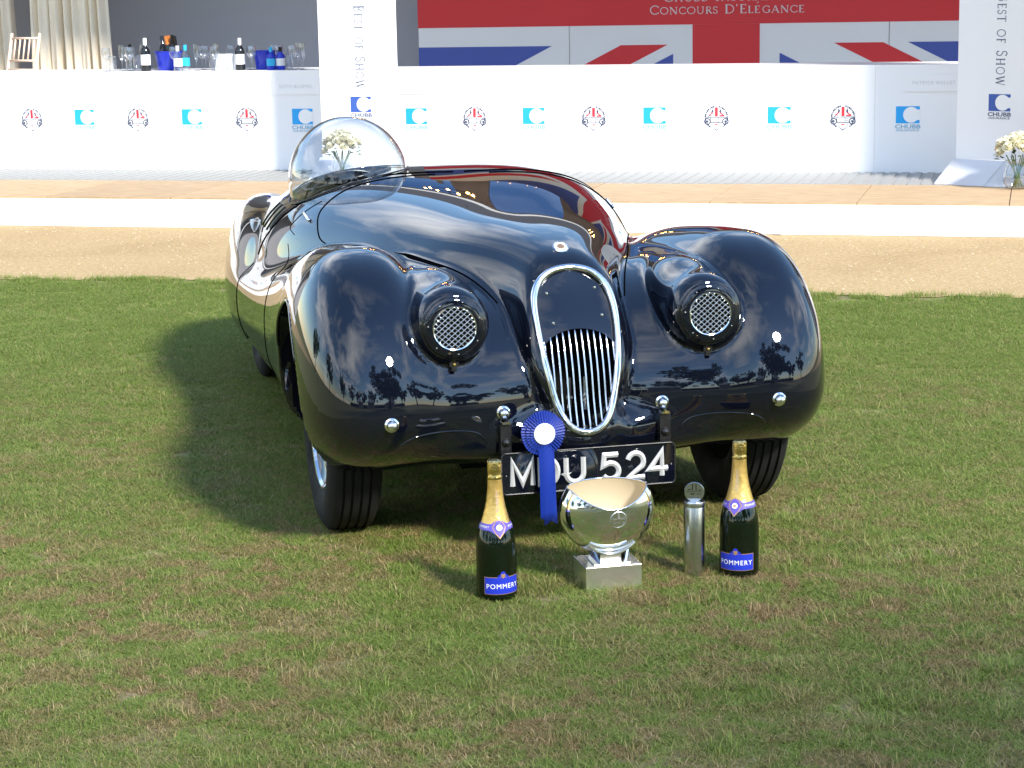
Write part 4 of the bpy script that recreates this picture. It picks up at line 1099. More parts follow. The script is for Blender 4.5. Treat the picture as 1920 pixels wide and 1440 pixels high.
# skirt: slightly rumpled cloth with one lifted fold
vv_ = []; N_ = 420; rows = 7
for i in range(N_ + 1):
    u = U0 + (U1 - U0) * i / N_
    for j in range(rows + 1):
        t_ = j / rows; z = SZ - 0.012 - (SZ - 0.016) * t_
        y = -0.012 - 0.012 * t_ - 0.006 * math.sin(u * 3.1) * t_ - 0.003 * math.sin(u * 11 + 1.3) * t_
        fd = math.exp(-((u - 1.02 - 0.10 * t_) / 0.035) ** 2); y -= 0.040 * fd * t_
        fd2 = math.exp(-((u - 0.86) / 0.10) ** 2); y -= 0.016 * fd2 * t_ * (1 - t_) * 4
        z += 0.008 * fd * t_
        vv_.append((u, y, max(z, 0.006)))
ff_ = [(i * (rows + 1) + j, i * (rows + 1) + j + 1, (i + 1) * (rows + 1) + j + 1, (i + 1) * (rows + 1) + j) for i in range(N_) for j in range(rows)]
mesh_obj('skirt', vv_, ff_, M_SKIRT, stage, smooth=True)

# ------------------------------------------------------------------ counters with printed logos
M_CYAN = mat('print_cyan', (0.012, 0.34, 0.78), rough=0.5)
M_NAVY = mat('print_navy', (0.035, 0.09, 0.36), rough=0.5)
M_INK = mat('print_ink', (0.05, 0.06, 0.11), rough=0.5)
M_PALE = mat('print_pale_blue', (0.22, 0.42, 0.58), rough=0.5)
M_GREYINK = mat('print_grey', (0.56, 0.57, 0.60), rough=0.5)
M_RED = mat('print_red', (0.62, 0.028, 0.045), rough=0.5)
CV, CT = 2.15, 1.015
FP = plane_m((0, 0, 0), (1, 0, 0), (0, 0, 1))        # x to the right, y up, facing -v
def corner_logo(parent, u, v, z, s, main, txt):
    """blue block with a white C biting into it; s is the width of the block"""
    P = plane_m((u, v, z), (1, 0, 0), (0, 0, 1))
    w, h = s / 2, s * 0.36
    lg = empty('logo', (0, 0, 0)); lg.parent = parent
    MB().sheet([(-w, -h), (w, -h), (w, h), (-w, h)], P, 0.0012).build('logo_block', main, lg)
    dsc = [(w * 0.28 + h * 0.93 * math.cos(a), h * 0.93 * math.sin(a)) for a in np.linspace(0, 2 * PI, 36, endpoint=False)]
    MB().sheet(dsc, P, 0.0020).sheet([(w * 0.62, -h * 0.62), (w * 1.03, -h * 0.62), (w * 1.03, h * 0.62), (w * 0.62, h * 0.62)], P, 0.0022).build('logo_letter', M_WHITE, lg)
    tv, tf = text_geo('CHUBB', s * 0.235, 0.0012, 1.40, 1.0); m = MB(); m.add([P @ Vector((x, y - h - s * 0.145, 0.0014)) for x, y in tv], tf); m.build('lettering', txt, lg)
    tv, tf = text_geo('INSURANCE', s * 0.125, 0.0004, 1.32, 1.12); m = MB(); m.add([P @ Vector((x, y - h - s * 0.30, 0.0014)) for x, y in tv], tf); m.build('lettering', txt, lg)
    return lg
def emblem_mesh():
    """round club badge: ring of letters, flag bars and an old car in outline"""
    m = MB(); P = FP @ Matrix.Scale(1.12, 4); r = 0.082
    m.mi = 0
    for k in range(30):
        a = R(-52 + k * 284 / 29 - 0)                          # letters round the rim, open at the bottom
        if 84 < math.degrees(a) % 360 < 96: continue
        c_, s_ = math.cos(a), math.sin(a); q = []
        wdt = 0.0065 + 0.003 * ((k * 7) % 3)
        for rr, tt in ((r * 0.86, -1), (r, -1), (r, 1), (r * 0.86, 1)):
            q.append((rr * c_ - tt * wdt * s_ * 0.5, rr * s_ + tt * wdt * c_ * 0.5))
        m.sheet(q, P, 0.0012)
    for sx in (-1, 1):                                          # wheels
        cx_ = sx * 0.062
        for r0, r1 in ((0.023, 0.016), (0.008, 0.0)):
            v = []; N_ = 18
            for k in range(N_):
                a = 2 * PI * k / N_; v += [P @ Vector((cx_ + r0 * math.cos(a), -0.026 + r0 * math.sin(a), 0.0016)), P @ Vector((cx_ + r1 * math.cos(a), -0.026 + r1 * math.sin(a), 0.0016))]
            m.add(v, [(2 * k, (2 * k + 2) % (2 * N_), (2 * k + 3) % (2 * N_), 2 * k + 1) for k in range(N_)])
    for q in ([(-0.072, 0.004), (0.070, 0.004), (0.082, -0.002), (0.082, -0.008), (0.066, 0.0), (-0.070, 0.0)], [(-0.040, -0.036), (0.040, -0.036), (0.040, -0.031), (-0.040, -0.031)], [(-0.042, -0.034), (-0.038, -0.034), (-0.038, 0.0), (-0.042, 0.0)], [(0.012, -0.034), (0.015, -0.034), (0.015, 0.0), (0.012, 0.0)],
              [(0.018, -0.012), (0.034, -0.012), (0.034, -0.009), (0.018, -0.009)], [(0.018, -0.022), (0.034, -0.022), (0.034, -0.019), (0.018, -0.019)],
              [(-0.060, 0.004), (-0.050, 0.016), (-0.030, 0.016), (-0.030, 0.012), (-0.048, 0.012), (-0.054, 0.004)],
              [(-0.05, -0.046), (-0.045, -0.05), (0.0, -0.082), (0.045, -0.05), (0.05, -0.046), (0.0, -0.090)]):
        m.sheet(q, P, 0.0014)
    for sx in (-1, 1):
        m.sheet([(sx * 0.018, 0.040), (sx * 0.036, 0.030), (sx * 0.030, 0.062)][::sx], P, 0.0012)
        m.mi = 1; m.sheet([(sx * 0.022, 0.030), (sx * 0.050, 0.012), (sx * 0.054, 0.018), (sx * 0.026, 0.036)][::sx], P, 0.0012); m.mi = 0
    m.mi = 1
    m.sheet([(-0.010, 0.008), (0.010, 0.008), (0.010, 0.070), (-0.010, 0.070)], P, 0.0014)
    m.sheet([(0.020, 0.008), (0.056, 0.008), (0.056, 0.017), (0.020, 0.017)], P, 0.0013)
    m.sheet([(-0.010, -0.052), (0.010, -0.052), (0.010, -0.044), (-0.010, -0.044)], P, 0.0014)
    return m
EMB = None
LOGO_U = [-5.381 + 0.4790 * k for k in range(-2, 19)]
names = {(-3.98, 0.885): 'Mike Kay, CBE', (-3.03, 0.885): 'Keith Bluemel', (-2.02, 0.885): 'Jules Goddard', (-1.08, 0.885): 'Tony Dron', (-0.60, 0.885): 'Nick Mason', (0.33, 0.885): 'Eddie Wakeling', (1.06, 0.88): 'Christian Philippsen', (1.99, 0.88): 'Patrick Rollet'}
seams = [-7.02, -4.160, -1.297, 1.560, 4.42]
which = ['leftmost white counter, cut off by the edge of the photo, chairs showing behind it', 'white counter with wine bottles and glasses on top left of the tall banner', 'white counter below the blue and red flag backdrop, right of the left banner', 'white counter panel half in shade beside the right-hand banner']
for ci in range(4):
    a, b_ = seams[ci], seams[ci + 1]
    ct = empty('counter', W(0, 0, 0), RZB, which[ci], 'counter', 'white counters in a row along the stage')
    fp_ = MB().box(a + 0.0006, b_ - 0.0006, CV, CV + 0.018, SZ - 0.0035, CT).build('front_panel', M_WHITE, ct)
    MB().box(a + 0.002, b_ - 0.002, CV + 0.0185, CV + 0.62, CT - 0.030, CT - 0.003).build('counter_top', M_WHITE, ct)
    for uu in (a + 0.02, b_ - 0.05): MB().box(uu, uu + 0.03, CV + 0.02, CV + 0.6, SZ, CT - 0.032).build('end_panel', M_WHITE, ct)
    for q, u in enumerate(LOGO_U):
        if not (a < u - 0.05 and u + 0.05 < b_): continue
        if (q % 2) == 0:
            if EMB is None: EMB = emblem_mesh().build('emblem', [M_INK, M_RED], ct)
            else: o = link(EMB.copy()); o.parent = ct; EMB_ = o
            (EMB if EMB.parent == ct and EMB.location.length == 0 else o).location = (u, CV, 0.628)
        else: corner_logo(ct, u, CV, 0.645, 0.175, M_CYAN, M_PALE)
    for (u, z), nm in names.items():
        if a < u < b_:
            nc = empty('name_card', (0, 0, 0)); nc.parent = ct
            MB().box(u - 0.205, u + 0.205, CV - 0.006, CV - 0.001, z - 0.065, z + 0.065).build('card', M_WHITE, nc)
            P = plane_m((u, CV - 0.006, z), (1, 0, 0), (0, 0, 1)); tv, tf = text_geo(nm.upper(), 0.036, 0.0, 1.0, 1.15)
            m = MB(); m.add([P @ Vector((x, y, 0.001)) for x, y in tv], tf); m.build('lettering', M_GREYINK, nc)

# ------------------------------------------------------------------ banners
def banner(u, v, rz, label):
    e = empty('banner_stand', W(u, v, 0), RZB + rz, label, 'banner', 'tall white award banners')
    w = 0.312
    MB().box(-w, w, 0.0, 0.012, 0.372, 2.35).build('banner_sheet', M_WHITE, e)
    # sloping foot
    MB().prism([(-0.30, SZ), (0.02, SZ), (0.02, 0.368), (-0.005, 0.368)], -w - 0.02, w + 0.02, plane_m((0, 0, 0), (0, 1, 0), (0, 0, 1))).build('weighted_foot', M_BANFOOT, e)
    MB().add([(0.07, -0.175, 0.302), (0.078, -0.175, 0.302), (0.10, -0.012, 0.3755), (0.092, -0.012, 0.3755)], [(0, 1, 2, 3)])
    sl = MB(); 
    for (q0, q1) in ((0.055, 0.062),): sl.add([(q0 - 0.01, -0.2985, SZ + 0.0035), (q1 - 0.01, -0.2985, SZ + 0.0035), (q1 + 0.012, -0.0055, 0.3715), (q0 + 0.012, -0.0055, 0.3715)], [(0, 1, 2, 3)])
    sl.build('foot_groove', M_GREYINK, e)
    P = plane_m((0.02, 0.0, 1.33), (0, 0, -1), (1, 0, 0))
    gv, gf, wd = serif_geo('Best of Show', 0.125, 0.80, 0.035 / 0.125 * 0.125 * 2)
    k = 1.12 / wd
    gv, gf, wd = serif_geo('Best of Show', 0.082, 0.80, 0.20)
    x1 = max(x for x, y in gv)
    m = MB(); m.add([P @ Vector(((x - x1) * 0.82 + (1.33 - 0.895), y, 0.0015)) for x, y in gv], gf); m.build('lettering', M_INKB, e)
    corner_logo(e, 0.012, 0.0, 0.775, 0.165, M_NAVY, M_INKB)
    return e
M_BANFOOT = mat('banner_foot', (0.62, 0.65, 0.70), rough=0.35, metal=0.1)
M_INKB = mat('banner_ink', (0.10, 0.12, 0.20), rough=0.5)
banner(-2.30, 1.56, 0.0, 'sunlit tall white Best of Show banner behind the car\'s bubble canopy')
banner(2.47, 1.42, R(-24), 'shaded tall white Best of Show banner at the right edge beside flowers')

# ------------------------------------------------------------------ marquee behind the counters
M_TENT = mat('tent_lining', (0.50, 0.50, 0.55), rough=0.85, var=0.04, scale=2)
M_TENTW = mat('tent_white', (0.72, 0.72, 0.72), rough=0.7)
M_CEIL = mat('tent_ceiling', (0.06, 0.055, 0.055), rough=0.85)
tent = empty('marquee', W(0, 0), RZB, 'dark grey lined marquee standing behind the counters', 'tent')
m = MB().box(-9.5, 7.5, 5.45, 5.50, SZ, 3.05).box(-9.5, 7.5, 5.45, 5.50, 4.15, 4.9)
for u0_, u1_ in ((-9.5, -4.6), (-2.75, -2.30), (-1.05, 7.5)): m.box(u0_, u1_, 5.45, 5.50, 3.05, 4.15)
m.build('back_wall', M_TENT, tent)
M_PVC = thin_glass('clear_pvc', (0.34, 0.40, 0.52), refl=0.6)
for u0_, u1_ in ((-4.6, -2.75), (-2.30, -1.05)): MB().box(u0_ - 0.02, u1_ + 0.02, 5.51, 5.515, 3.03, 4.17).build('window_pane', M_PVC, tent)
MB().box(-9.5, -9.45, 1.4, 5.45, SZ, 3.4).build('side_wall', M_TENT, tent)
MB().box(7.45, 7.5, 1.4, 5.45, SZ, 3.4).build('side_wall', M_TENT, tent)
MB().prism([(1.85, 3.25), (1.85, 3.30), (5.5, 5.0), (5.5, 4.95)], -9.6, 7.6, plane_m((0, 0, 0), (0, 1, 0), (0, 0, 1))).build('roof', M_CEIL, tent)
MB().box(-9.6, 7.6, 1.80, 1.848, 3.245, 3.31).build('valance', M_TENTW, tent)
for u in (-6.6, -0.2, 6.2): MB().box(u - 0.05, u + 0.05, 1.35, 1.45, SZ, 3.27).build('tent_post', M_TENTW, tent) if abs(u) > 5 else None
MB().box(-2.94, -2.86, 5.40, 5.449, SZ, 3.39).build('wall_joint', M_TENT, tent)

pil = empty('shade_pillar', W(3.06, 1.08, 0), RZB, 'unseen white draped pillar added to shade the right banner and counter', 'pillar')  # added out of view purely to shade the right banner and counter end
pv = []; pf = []
for i in range(25):
    z = SZ + 3.0 * i / 24
    for k in range(64):
        a = 2 * PI * k / 64; r_ = 0.285 + 0.018 * math.sin(a * 14 + 0.4 * math.sin(z * 3)) + 0.02 * (1 - i / 24) ** 2
        pv.append((r_ * math.cos(a), r_ * math.sin(a), z))
for i in range(24):
    for k in range(64): pf.append((i * 64 + k, i * 64 + (k + 1) % 64, (i + 1) * 64 + (k + 1) % 64, (i + 1) * 64 + k))
mesh_obj('shade_drapery', pv, pf, M_SKIRT, pil, smooth=True)
MB().lathe([(0.33, 3.2), (0.34, 3.25), (0.0, 3.25)], 24).build('capital', M_WHITE, pil)  # top of the added shade blocker
# union flag backdrop built of printed panels
M_FRED = mat('flag_red', (0.74, 0.035, 0.042), rough=0.55, var=0.04, scale=3)
M_FBLUE = mat('flag_blue', (0.070, 0.11, 0.43), rough=0.55, var=0.04, scale=3)
M_FWHITE = mat('flag_white', (0.90, 0.90, 0.90), rough=0.55, var=0.02, scale=3)
M_FTEXT = mat('flag_text', (0.72, 0.68, 0.68), rough=0.5)
FU, FVv, FZ, FS = 0.035, 4.85, 1.578, 0.0953
flag = empty('flag_backdrop', W(FU, FVv, 0), RZB, 'red white and blue flag backdrop board with a printed title behind the counters', 'backdrop')
PF = plane_m((0, 0, FZ), (1, 0, 0), (0, 0, 1))
for k in range(4): MB().box((-30 + 15 * k) * FS + 0.003, (-15 + 15 * k) * FS - 0.003, 0.0, 0.03, FZ - 14.2 * FS, FZ + 15 * FS).build('board', M_FWHITE, flag)
def fpoly(name, poly, mt, h): MB().sheet([(x * FS, y * FS) for x, y in poly], PF, h).build(name, mt, flag)
d_ = 3.354; r5 = 2.236
for sx in (-1, 1):
    for sy in (-1, 1):
        flip = sx * sy < 0
        def q(P): P = [(sx * x, sy * y) for x, y in P]; return P[::-1] if flip else P
        yb = 14.2 if sy < 0 else 15.0
        # blue triangles
        fpoly('blue_field', q([(30, 5), (30, 15 - d_), (2 * (5 + d_), 5)]), M_FBLUE, 0.002)
        xe = 2 * (yb - d_)
        fpoly('blue_field', q([(5, (5 / 2) + d_), (xe if xe < 30 else 30, yb), (5, yb)]), M_FBLUE, 0.002)
        # red diagonals, offset to one side
        lo = (0.0, -2.236) if (sx * sy > 0) else (2.236, 0.0)
        lo = (0.0, 2.236) if sx * sy > 0 else (-2.236, 0.0)
        a_, b2 = lo
        P4 = []
        for off in (a_, b2):
            P4.append(off)
        # between y = x/2 + a_ and y = x/2 + b2, from y = 5 to the outer edge
        x0a, x0b = 2 * (5 - a_), 2 * (5 - b2)
        xa, xb = min(30, 2 * (yb - a_)), min(30, 2 * (yb - b2))
        fpoly('red_diagonal', q([(x0b, 5), (x0a, 5), (xa, xa / 2 + a_), (xb, xb / 2 + b2)]), M_FRED, 0.003)
fpoly('red_cross', [(-30, -3.15), (30, -3.15), (30, 3.15), (-30, 3.15)], M_FRED, 0.004)
fpoly('red_cross', [(-3.15, -14.2), (3.15, -14.2), (3.15, -3.155), (-3.15, -3.155)], M_FRED, 0.004)
fpoly('red_cross', [(-3.15, 3.155), (3.15, 3.155), (3.15, 15), (-3.15, 15)], M_FRED, 0.004)
for tx, yy, wd_ in (('Concours D\'Elegance', -1.78, 14.4), ('Chubb Insurance', -0.62, 11.8)):
    gv, gf, w_ = serif_geo(tx if 'Elegance' not in tx else "Concours D'Ele`gance", 0.82, 0.80, 0.12)
    k = wd_ / w_
    m = MB(); m.add([PF @ Vector((x * k * FS, (y + yy) * FS, 0.006)) for x, y in gv], gf); m.build('lettering', M_FTEXT, flag)

# drape and chairs at the left end of the bar
M_DRAPE = mat('ivory_drape', (0.90, 0.79, 0.62), rough=0.8, var=0.04, scale=4)
def drape(u0, u1, v, z0, z1, folds, label):
    v_ = []; f_ = []; n = 220; rows = 10
    for i in range(n + 1):
        t_ = i / n
        for j in range(rows + 1):
            s_ = j / rows; z = z1 + (z0 - z1) * s_
            flare = 0.10 * s_ ** 2 * (t_ - 0.4)
            ph = folds * 2 * PI * (t_ + 0.03 * math.sin(t_ * 9))
            y = 0.055 * math.sin(ph) * (0.7 + 0.3 * s_) + 0.02 * math.sin(ph * 2.3 + s_)
            v_.append((u0 + (u1 - u0) * t_ + flare + 0.02 * math.cos(ph), v + y, z))
    for i in range(n):
        for j in range(rows): f_.append((i * (rows + 1) + j, i * (rows + 1) + j + 1, (i + 1) * (rows + 1) + j + 1, (i + 1) * (rows + 1) + j))
    o = mesh_obj('drape', v_, f_, M_DRAPE, None, smooth=True, loc=W(0, 0, 0), rot=(0, 0, RZB)); return tag(o, label, 'curtain', 'ivory drapes in the marquee')
drape(-6.20, -5.46, 3.8, 0.25, 3.3, 8, 'wide pleated ivory drape hanging right of the wooden chairs')
drape(-7.6, -6.52, 4.0, 0.25, 3.3, 12, 'ivory drape at the left edge of the photo behind the chairs')
M_CHAIR = mat('limed_wood', (0.80, 0.60, 0.47), rough=0.45)
def chair(u, v, rz, label):
    e = empty('banquet_chair', W(u, v, SZ), RZB + rz, label, 'chair', 'limewashed banquet chairs behind the counter')
    e.rotation_euler[0] = 0
    w = 0.19; lean = 0.10
    def P(x, z, y=0.0): return (x, y + (z - 0.45) * -lean / 0.45 * (1 if z > 0.45 else 0), z)
    for sx in (-1, 1):
        MB().tube([(sx * w, 0, 0.0), (sx * w, 0, 0.45), P(sx * w, 0.68), P(sx * w * 0.97, 1.10)], [0.014, 0.016, 0.015, 0.013], 8).build('back_leg', M_CHAIR, e, smooth='all')
        MB().tube([(sx * w, 0.38, 0.0), (sx * w, 0.38, 0.45)], [0.012, 0.016], 8).build('front_leg', M_CHAIR, e, smooth='all')
    for z, nm in ((1.055, 'top_rail'), (0.86, 'middle_rail'), (0.78, 'lower_rail'), (0.70, 'lower_rail'), (0.60, 'lower_rail')):
        MB().tube([P(-w, z), P(w, z)], 0.0105, 8).build(nm, M_CHAIR, e, smooth='all')
    for k in range(5):
        x = -w + 2 * w * (k + 1) / 6
        MB().tube([P(x, 0.86), P(x, 1.055)], 0.008, 6).build('spindle', M_CHAIR, e, smooth='all')
        MB().tube([P(x, 0.70), P(x, 0.78)], 0.007, 6).build('spindle', M_CHAIR, e, smooth='all')
    MB().box(-w - 0.01, w + 0.01, -0.01, 0.39, 0.435, 0.465).build('seat', M_CHAIR, e)
    return e
chair(-6.04, 3.15, R(158), 'pale wooden spindle-back chair nearest the ivory drape')
chair(-6.46, 3.05, R(165), 'pale wooden spindle-back chair at the left edge of the photo')

# ------------------------------------------------------------------ things standing on the bar
M_GLASS = thin_glass('clear_glass', (0.90, 0.92, 0.94), refl=3.6)
M_WINE = mat('wine_bottle', (0.008, 0.010, 0.012), rough=0.06)
M_PAPER = mat('paper_label', (0.74, 0.72, 0.70), rough=0.6)
M_ROYAL = mat('bucket_blue', (0.012, 0.030, 0.42), rough=0.25)
M_WATER = mat('label_cyan', (0.02, 0.38, 0.66), rough=0.4)
M_CAPW = mat('cap_white', (0.75, 0.74, 0.72), rough=0.4)
M_ORANGE = mat('orange_foil', (0.62, 0.20, 0.05), rough=0.35, metal=0.4)
TOPZ = CT - 0.003
GLS = {}
def glass_obj(kind):
    if kind == 'wine': prof = [(0.034, 0.0), (0.030, 0.003), (0.006, 0.006), (0.0042, 0.012), (0.0040, 0.085), (0.010, 0.092), (0.030, 0.112), (0.0385, 0.140), (0.0365, 0.170), (0.031, 0.195)]
    elif kind == 'flute': prof = [(0.030, 0.0), (0.006, 0.005), (0.004, 0.010), (0.004, 0.075), (0.014, 0.095), (0.023, 0.130), (0.025, 0.170), (0.022, 0.215)]
    else: prof = [(0.0, 0.003), (0.028, 0.003), (0.031, 0.006), (0.034, 0.120), (0.035, 0.125), (0.033, 0.121)]
    m = MB().lathe(prof, 20)
    me_ = bpy.data.meshes.new(kind + '_glass'); me_.from_pydata(m.v, [], m.f); me_.materials.append(M_GLASS)
    me_.polygons.foreach_set('use_smooth', [True] * len(me_.polygons)); return me_
def put_glass(kind, u, v, k, n):
    if kind not in GLS: GLS[kind] = glass_obj(kind)
    nm = {'wine': 'wine_glass', 'flute': 'champagne_flute', 'tumbler': 'water_tumbler'}[kind]
    o = link(bpy.data.objects.new(nm, GLS[kind])); o.location = W(u, v, TOPZ)
    o_ = ordinal(k, n); q_ = o_ + (' ' if o_ in ('leftmost', 'rightmost') else ' from the left of the ')
    lb = {'wine': q_ + ('of the stemmed wine glasses' if 'most' in o_ else 'stemmed wine glasses') + ' on the white bar counter', 'flute': q_ + ('of the tall champagne flutes' if 'most' in o_ else 'tall champagne flutes') + ' on the white bar counter', 'tumbler': q_ + ('of the straight water tumblers' if 'most' in o_ else 'straight water tumblers') + ' on the white bar counter'}[kind]
    tag(o, lb, 'glass', {'wine': 'wine glasses on the bar', 'flute': 'champagne flutes on the bar', 'tumbler': 'tumblers on the bar'}[kind])
ORD = ['leftmost', 'second', 'third', 'fourth', 'fifth', 'sixth', 'seventh', 'eighth', 'ninth', 'tenth', 'eleventh', 'twelfth', 'thirteenth', 'fourteenth', 'fifteenth', 'sixteenth']
def ordinal(k, n): return 'leftmost' if k == 0 else ('rightmost' if k == n - 1 else ORD[k])
for kind, us in (('wine', (-4.735, -4.66, -4.52, -4.475, -3.975, -3.72, -3.50, -4.20, -3.45, -3.26, -3.10, -4.57, -3.905, -3.775, -4.14, -3.345)), ('flute', (-4.60, -4.42, -3.80, -3.765, -3.86, -3.02, -3.06, -4.505, -3.945, -3.135)), ('tumbler', (-4.69, -4.56, -3.83, -3.69, -3.17, -3.62))):
    for k, u in enumerate(sorted(us)): put_glass(kind, u, CV + 0.12 + 0.10 * ((k * 5) % 3) + random.uniform(0, 0.04), k, len(us))
def wine_bottle(u, v, h, mt, lbl, cap, label, nm='wine_bottle', r=0.038, parts=True):
    e = empty(nm, W(u, v, TOPZ), 0, label, 'bottle')
    k = h / 0.30
    prof = [(0.0, 0.0), (r * 0.95, 0.001), (r, 0.006), (r, 0.175 * k), (r * 0.86, 0.198 * k), (r * 0.50, 0.220 * k), (r * 0.38, 0.240 * k), (r * 0.37, 0.292 * k)]
    MB().lathe(prof, 20).build('glass', mt, e, smooth=True)
    if lbl: MB().lathe([(r + 0.0006, 0.055 * k), (r + 0.0008, 0.150 * k)], 20).build('label', lbl, e, smooth=True)
    if cap: MB().lathe([(r * 0.41, 0.235 * k), (r * 0.41, 0.298 * k), (0.0, 0.3 * k)], 14).build('capsule', cap, e, smooth=True)
    return e
wine_bottle(-4.395, CV + 0.15, 0.27, M_WINE, M_PAPER, M_CAPW, 'dark wine bottle with white label and white capsule beside the larger blue bucket', r=0.040)
wine_bottle(-3.57, CV + 0.17, 0.26, M_WINE, M_PAPER, M_GREYINK, 'dark wine bottle with cream label beside the folded white menu cards', r=0.040)
wine_bottle(-4.095, CV + 0.12, 0.205, M_GLASS, M_PAPER, M_CAPW, 'clear water bottle with white label and white cap right of the larger bucket', 'water_bottle', 0.036)
wine_bottle(-4.050, CV + 0.17, 0.210, M_GLASS, M_WATER, M_WATER, 'clear water bottle with cyan label and blue cap right of the larger bucket', 'water_bottle', 0.036)
wine_bottle(-3.29, CV + 0.14, 0.185, M_ROYAL, M_WATER, M_WATER, 'blue water bottle with cyan label between the smaller bucket and the banner', 'water_bottle', 0.036)
wine_bottle(-3.215, CV + 0.16, 0.185, M_ROYAL, M_PAPER, M_WINE, 'dark blue bottle with grey label nearest the banner', 'water_bottle', 0.036)
wine_bottle(-4.475, CV + 0.34, 0.20, M_GLASS, None, M_WATER, 'clear water bottle with cyan cap behind the glasses left of the larger bucket', 'water_bottle', 0.034)
wine_bottle(-4.63, CV + 0.36, 0.215, M_GLASS, None, M_WINE, 'clear bottle with dark stopper behind the leftmost wine glasses', 'water_bottle', 0.036)
def bucket(u, v, r, h, label):
    e = empty('ice_bucket', W(u, v, TOPZ), 0, label, 'ice bucket', 'royal blue ice buckets on the bar')
    MB().lathe([(0.0, 0.001), (r * 0.78, 0.001), (r * 0.80, 0.006), (r, h), (r * 0.97, h), (r * 0.78, 0.010), (0.0, 0.010)], 32).build('pail', M_ROYAL, e, smooth=True)
    MB().tube([(r * math.cos(a), r * math.sin(a), h) for a in np.linspace(0, 2 * PI, 32, endpoint=False)], 0.003, 6, closed=True).build('rim', M_ROYAL, e, smooth='all')
    return e
bucket(-4.255, CV + 0.30, 0.115, 0.155, 'larger royal blue ice bucket full of dark bottles on the bar')
bucket(-3.395, CV + 0.30, 0.105, 0.150, 'smaller royal blue ice bucket nearer the banner on the bar')
for k, (du, dv, tl, az_) in enumerate(((-0.05, 0.03, 12, 1.0), (-0.02, -0.03, 15, 3.6), (-0.01, 0.05, 6, 2.2), (0.03, 0.02, 10, 0.2), (0.05, -0.03, 14, -0.8), (0.07, 0.04, 16, -0.2))):
    o_ = ordinal(k, 6)
    e = empty('chilled_bottle', W(-4.255 + du, CV + 0.30 + dv, TOPZ + 0.02), 0, (o_ + ' of the dark bottles' if 'most' in o_ else o_ + ' from the left of the dark bottles') + ' leaning in the larger blue ice bucket', 'bottle', 'bottles chilling in the larger ice bucket')
    e.rotation_euler = (R(tl) * math.cos(az_), R(tl) * math.sin(az_), 0)
    MB().lathe([(0.0, 0.0), (0.036, 0.002), (0.037, 0.14), (0.030, 0.17), (0.016, 0.20), (0.0135, 0.215)], 18).build('glass', M_WINE, e, smooth=True)
    MB().lathe([(0.0165, 0.20), (0.0145, 0.22), (0.0145, 0.268), (0.0, 0.27)], 14).build('foil', M_ORANGE if k in (0, 4) else M_WINE, e, smooth=True)
for k, (u, rz) in enumerate(((-3.715, 8), (-3.655, -14))):
    e = empty('menu_card', W(u, CV + 0.20 + 0.02 * k, TOPZ), RZB + R(rz), ('folded white menu card standing left of its twin on the bar', 'folded white menu card touching the dark wine bottle on the bar')[k], 'card', 'folded menu cards')
    for sg in (-1, 1): MB().prism([(0.0, 0.0), (0.0012, 0.0), (0.0012, 0.135), (0.0, 0.135)], -0.075, 0.075, plane_m((0, sg * 0.035, 0), (0, -sg, 0), (0, -sg * 0.25, 1)) if False else plane_m((0, sg * 0.035, 0), (0, 1, 0), (0, -sg * 0.26, 1))).build('leaf', M_PAPER, e)

# ------------------------------------------------------------------ vases of white roses
M_PETAL = mat('cream_petal', (0.80, 0.76, 0.58), rough=0.6, var=0.08, scale=30)
M_LEAF = mat('rose_leaf', (0.10, 0.17, 0.085), rough=0.5, var=0.3, scale=25)
M_STEM = mat('green_stem', (0.11, 0.17, 0.04), rough=0.5)
def rose(m, c, r, rs, up):
    q = Vector(up).to_track_quat('Z', 'Y')
    for lay, (n, rr, tilt) in enumerate(((3, 0.42, 0.15), (5, 0.75, 0.5), (6, 1.0, 0.95))):
        for k in range(n):
            a = 2 * PI * k / n + lay * 0.6 + rs.uniform(-0.2, 0.2); v = []; f = []
            for i in range(4):
                for j in range(4):
                    s_ = (j / 3 - 0.5) * 2 * PI / n * 1.35; t_ = i / 3
                    rad = r * rr * (0.35 + 0.65 * math.sin(t_ * PI / 2 * (0.7 + tilt * 0.4))); z = r * (1.15 - 0.45 * rr) * t_ - r * 0.25 * tilt * t_ * t_ * (1 if i == 3 else 0.4) + r * 0.08 * math.cos(s_ * n)
                    v.append(c + q @ Vector((rad * math.cos(a + s_), rad * math.sin(a + s_), z)))
            for i in range(3):
                for j in range(3): f.append((i * 4 + j, i * 4 + j + 1, (i + 1) * 4 + j + 1, (i + 1) * 4 + j))
            m.add(v, f)
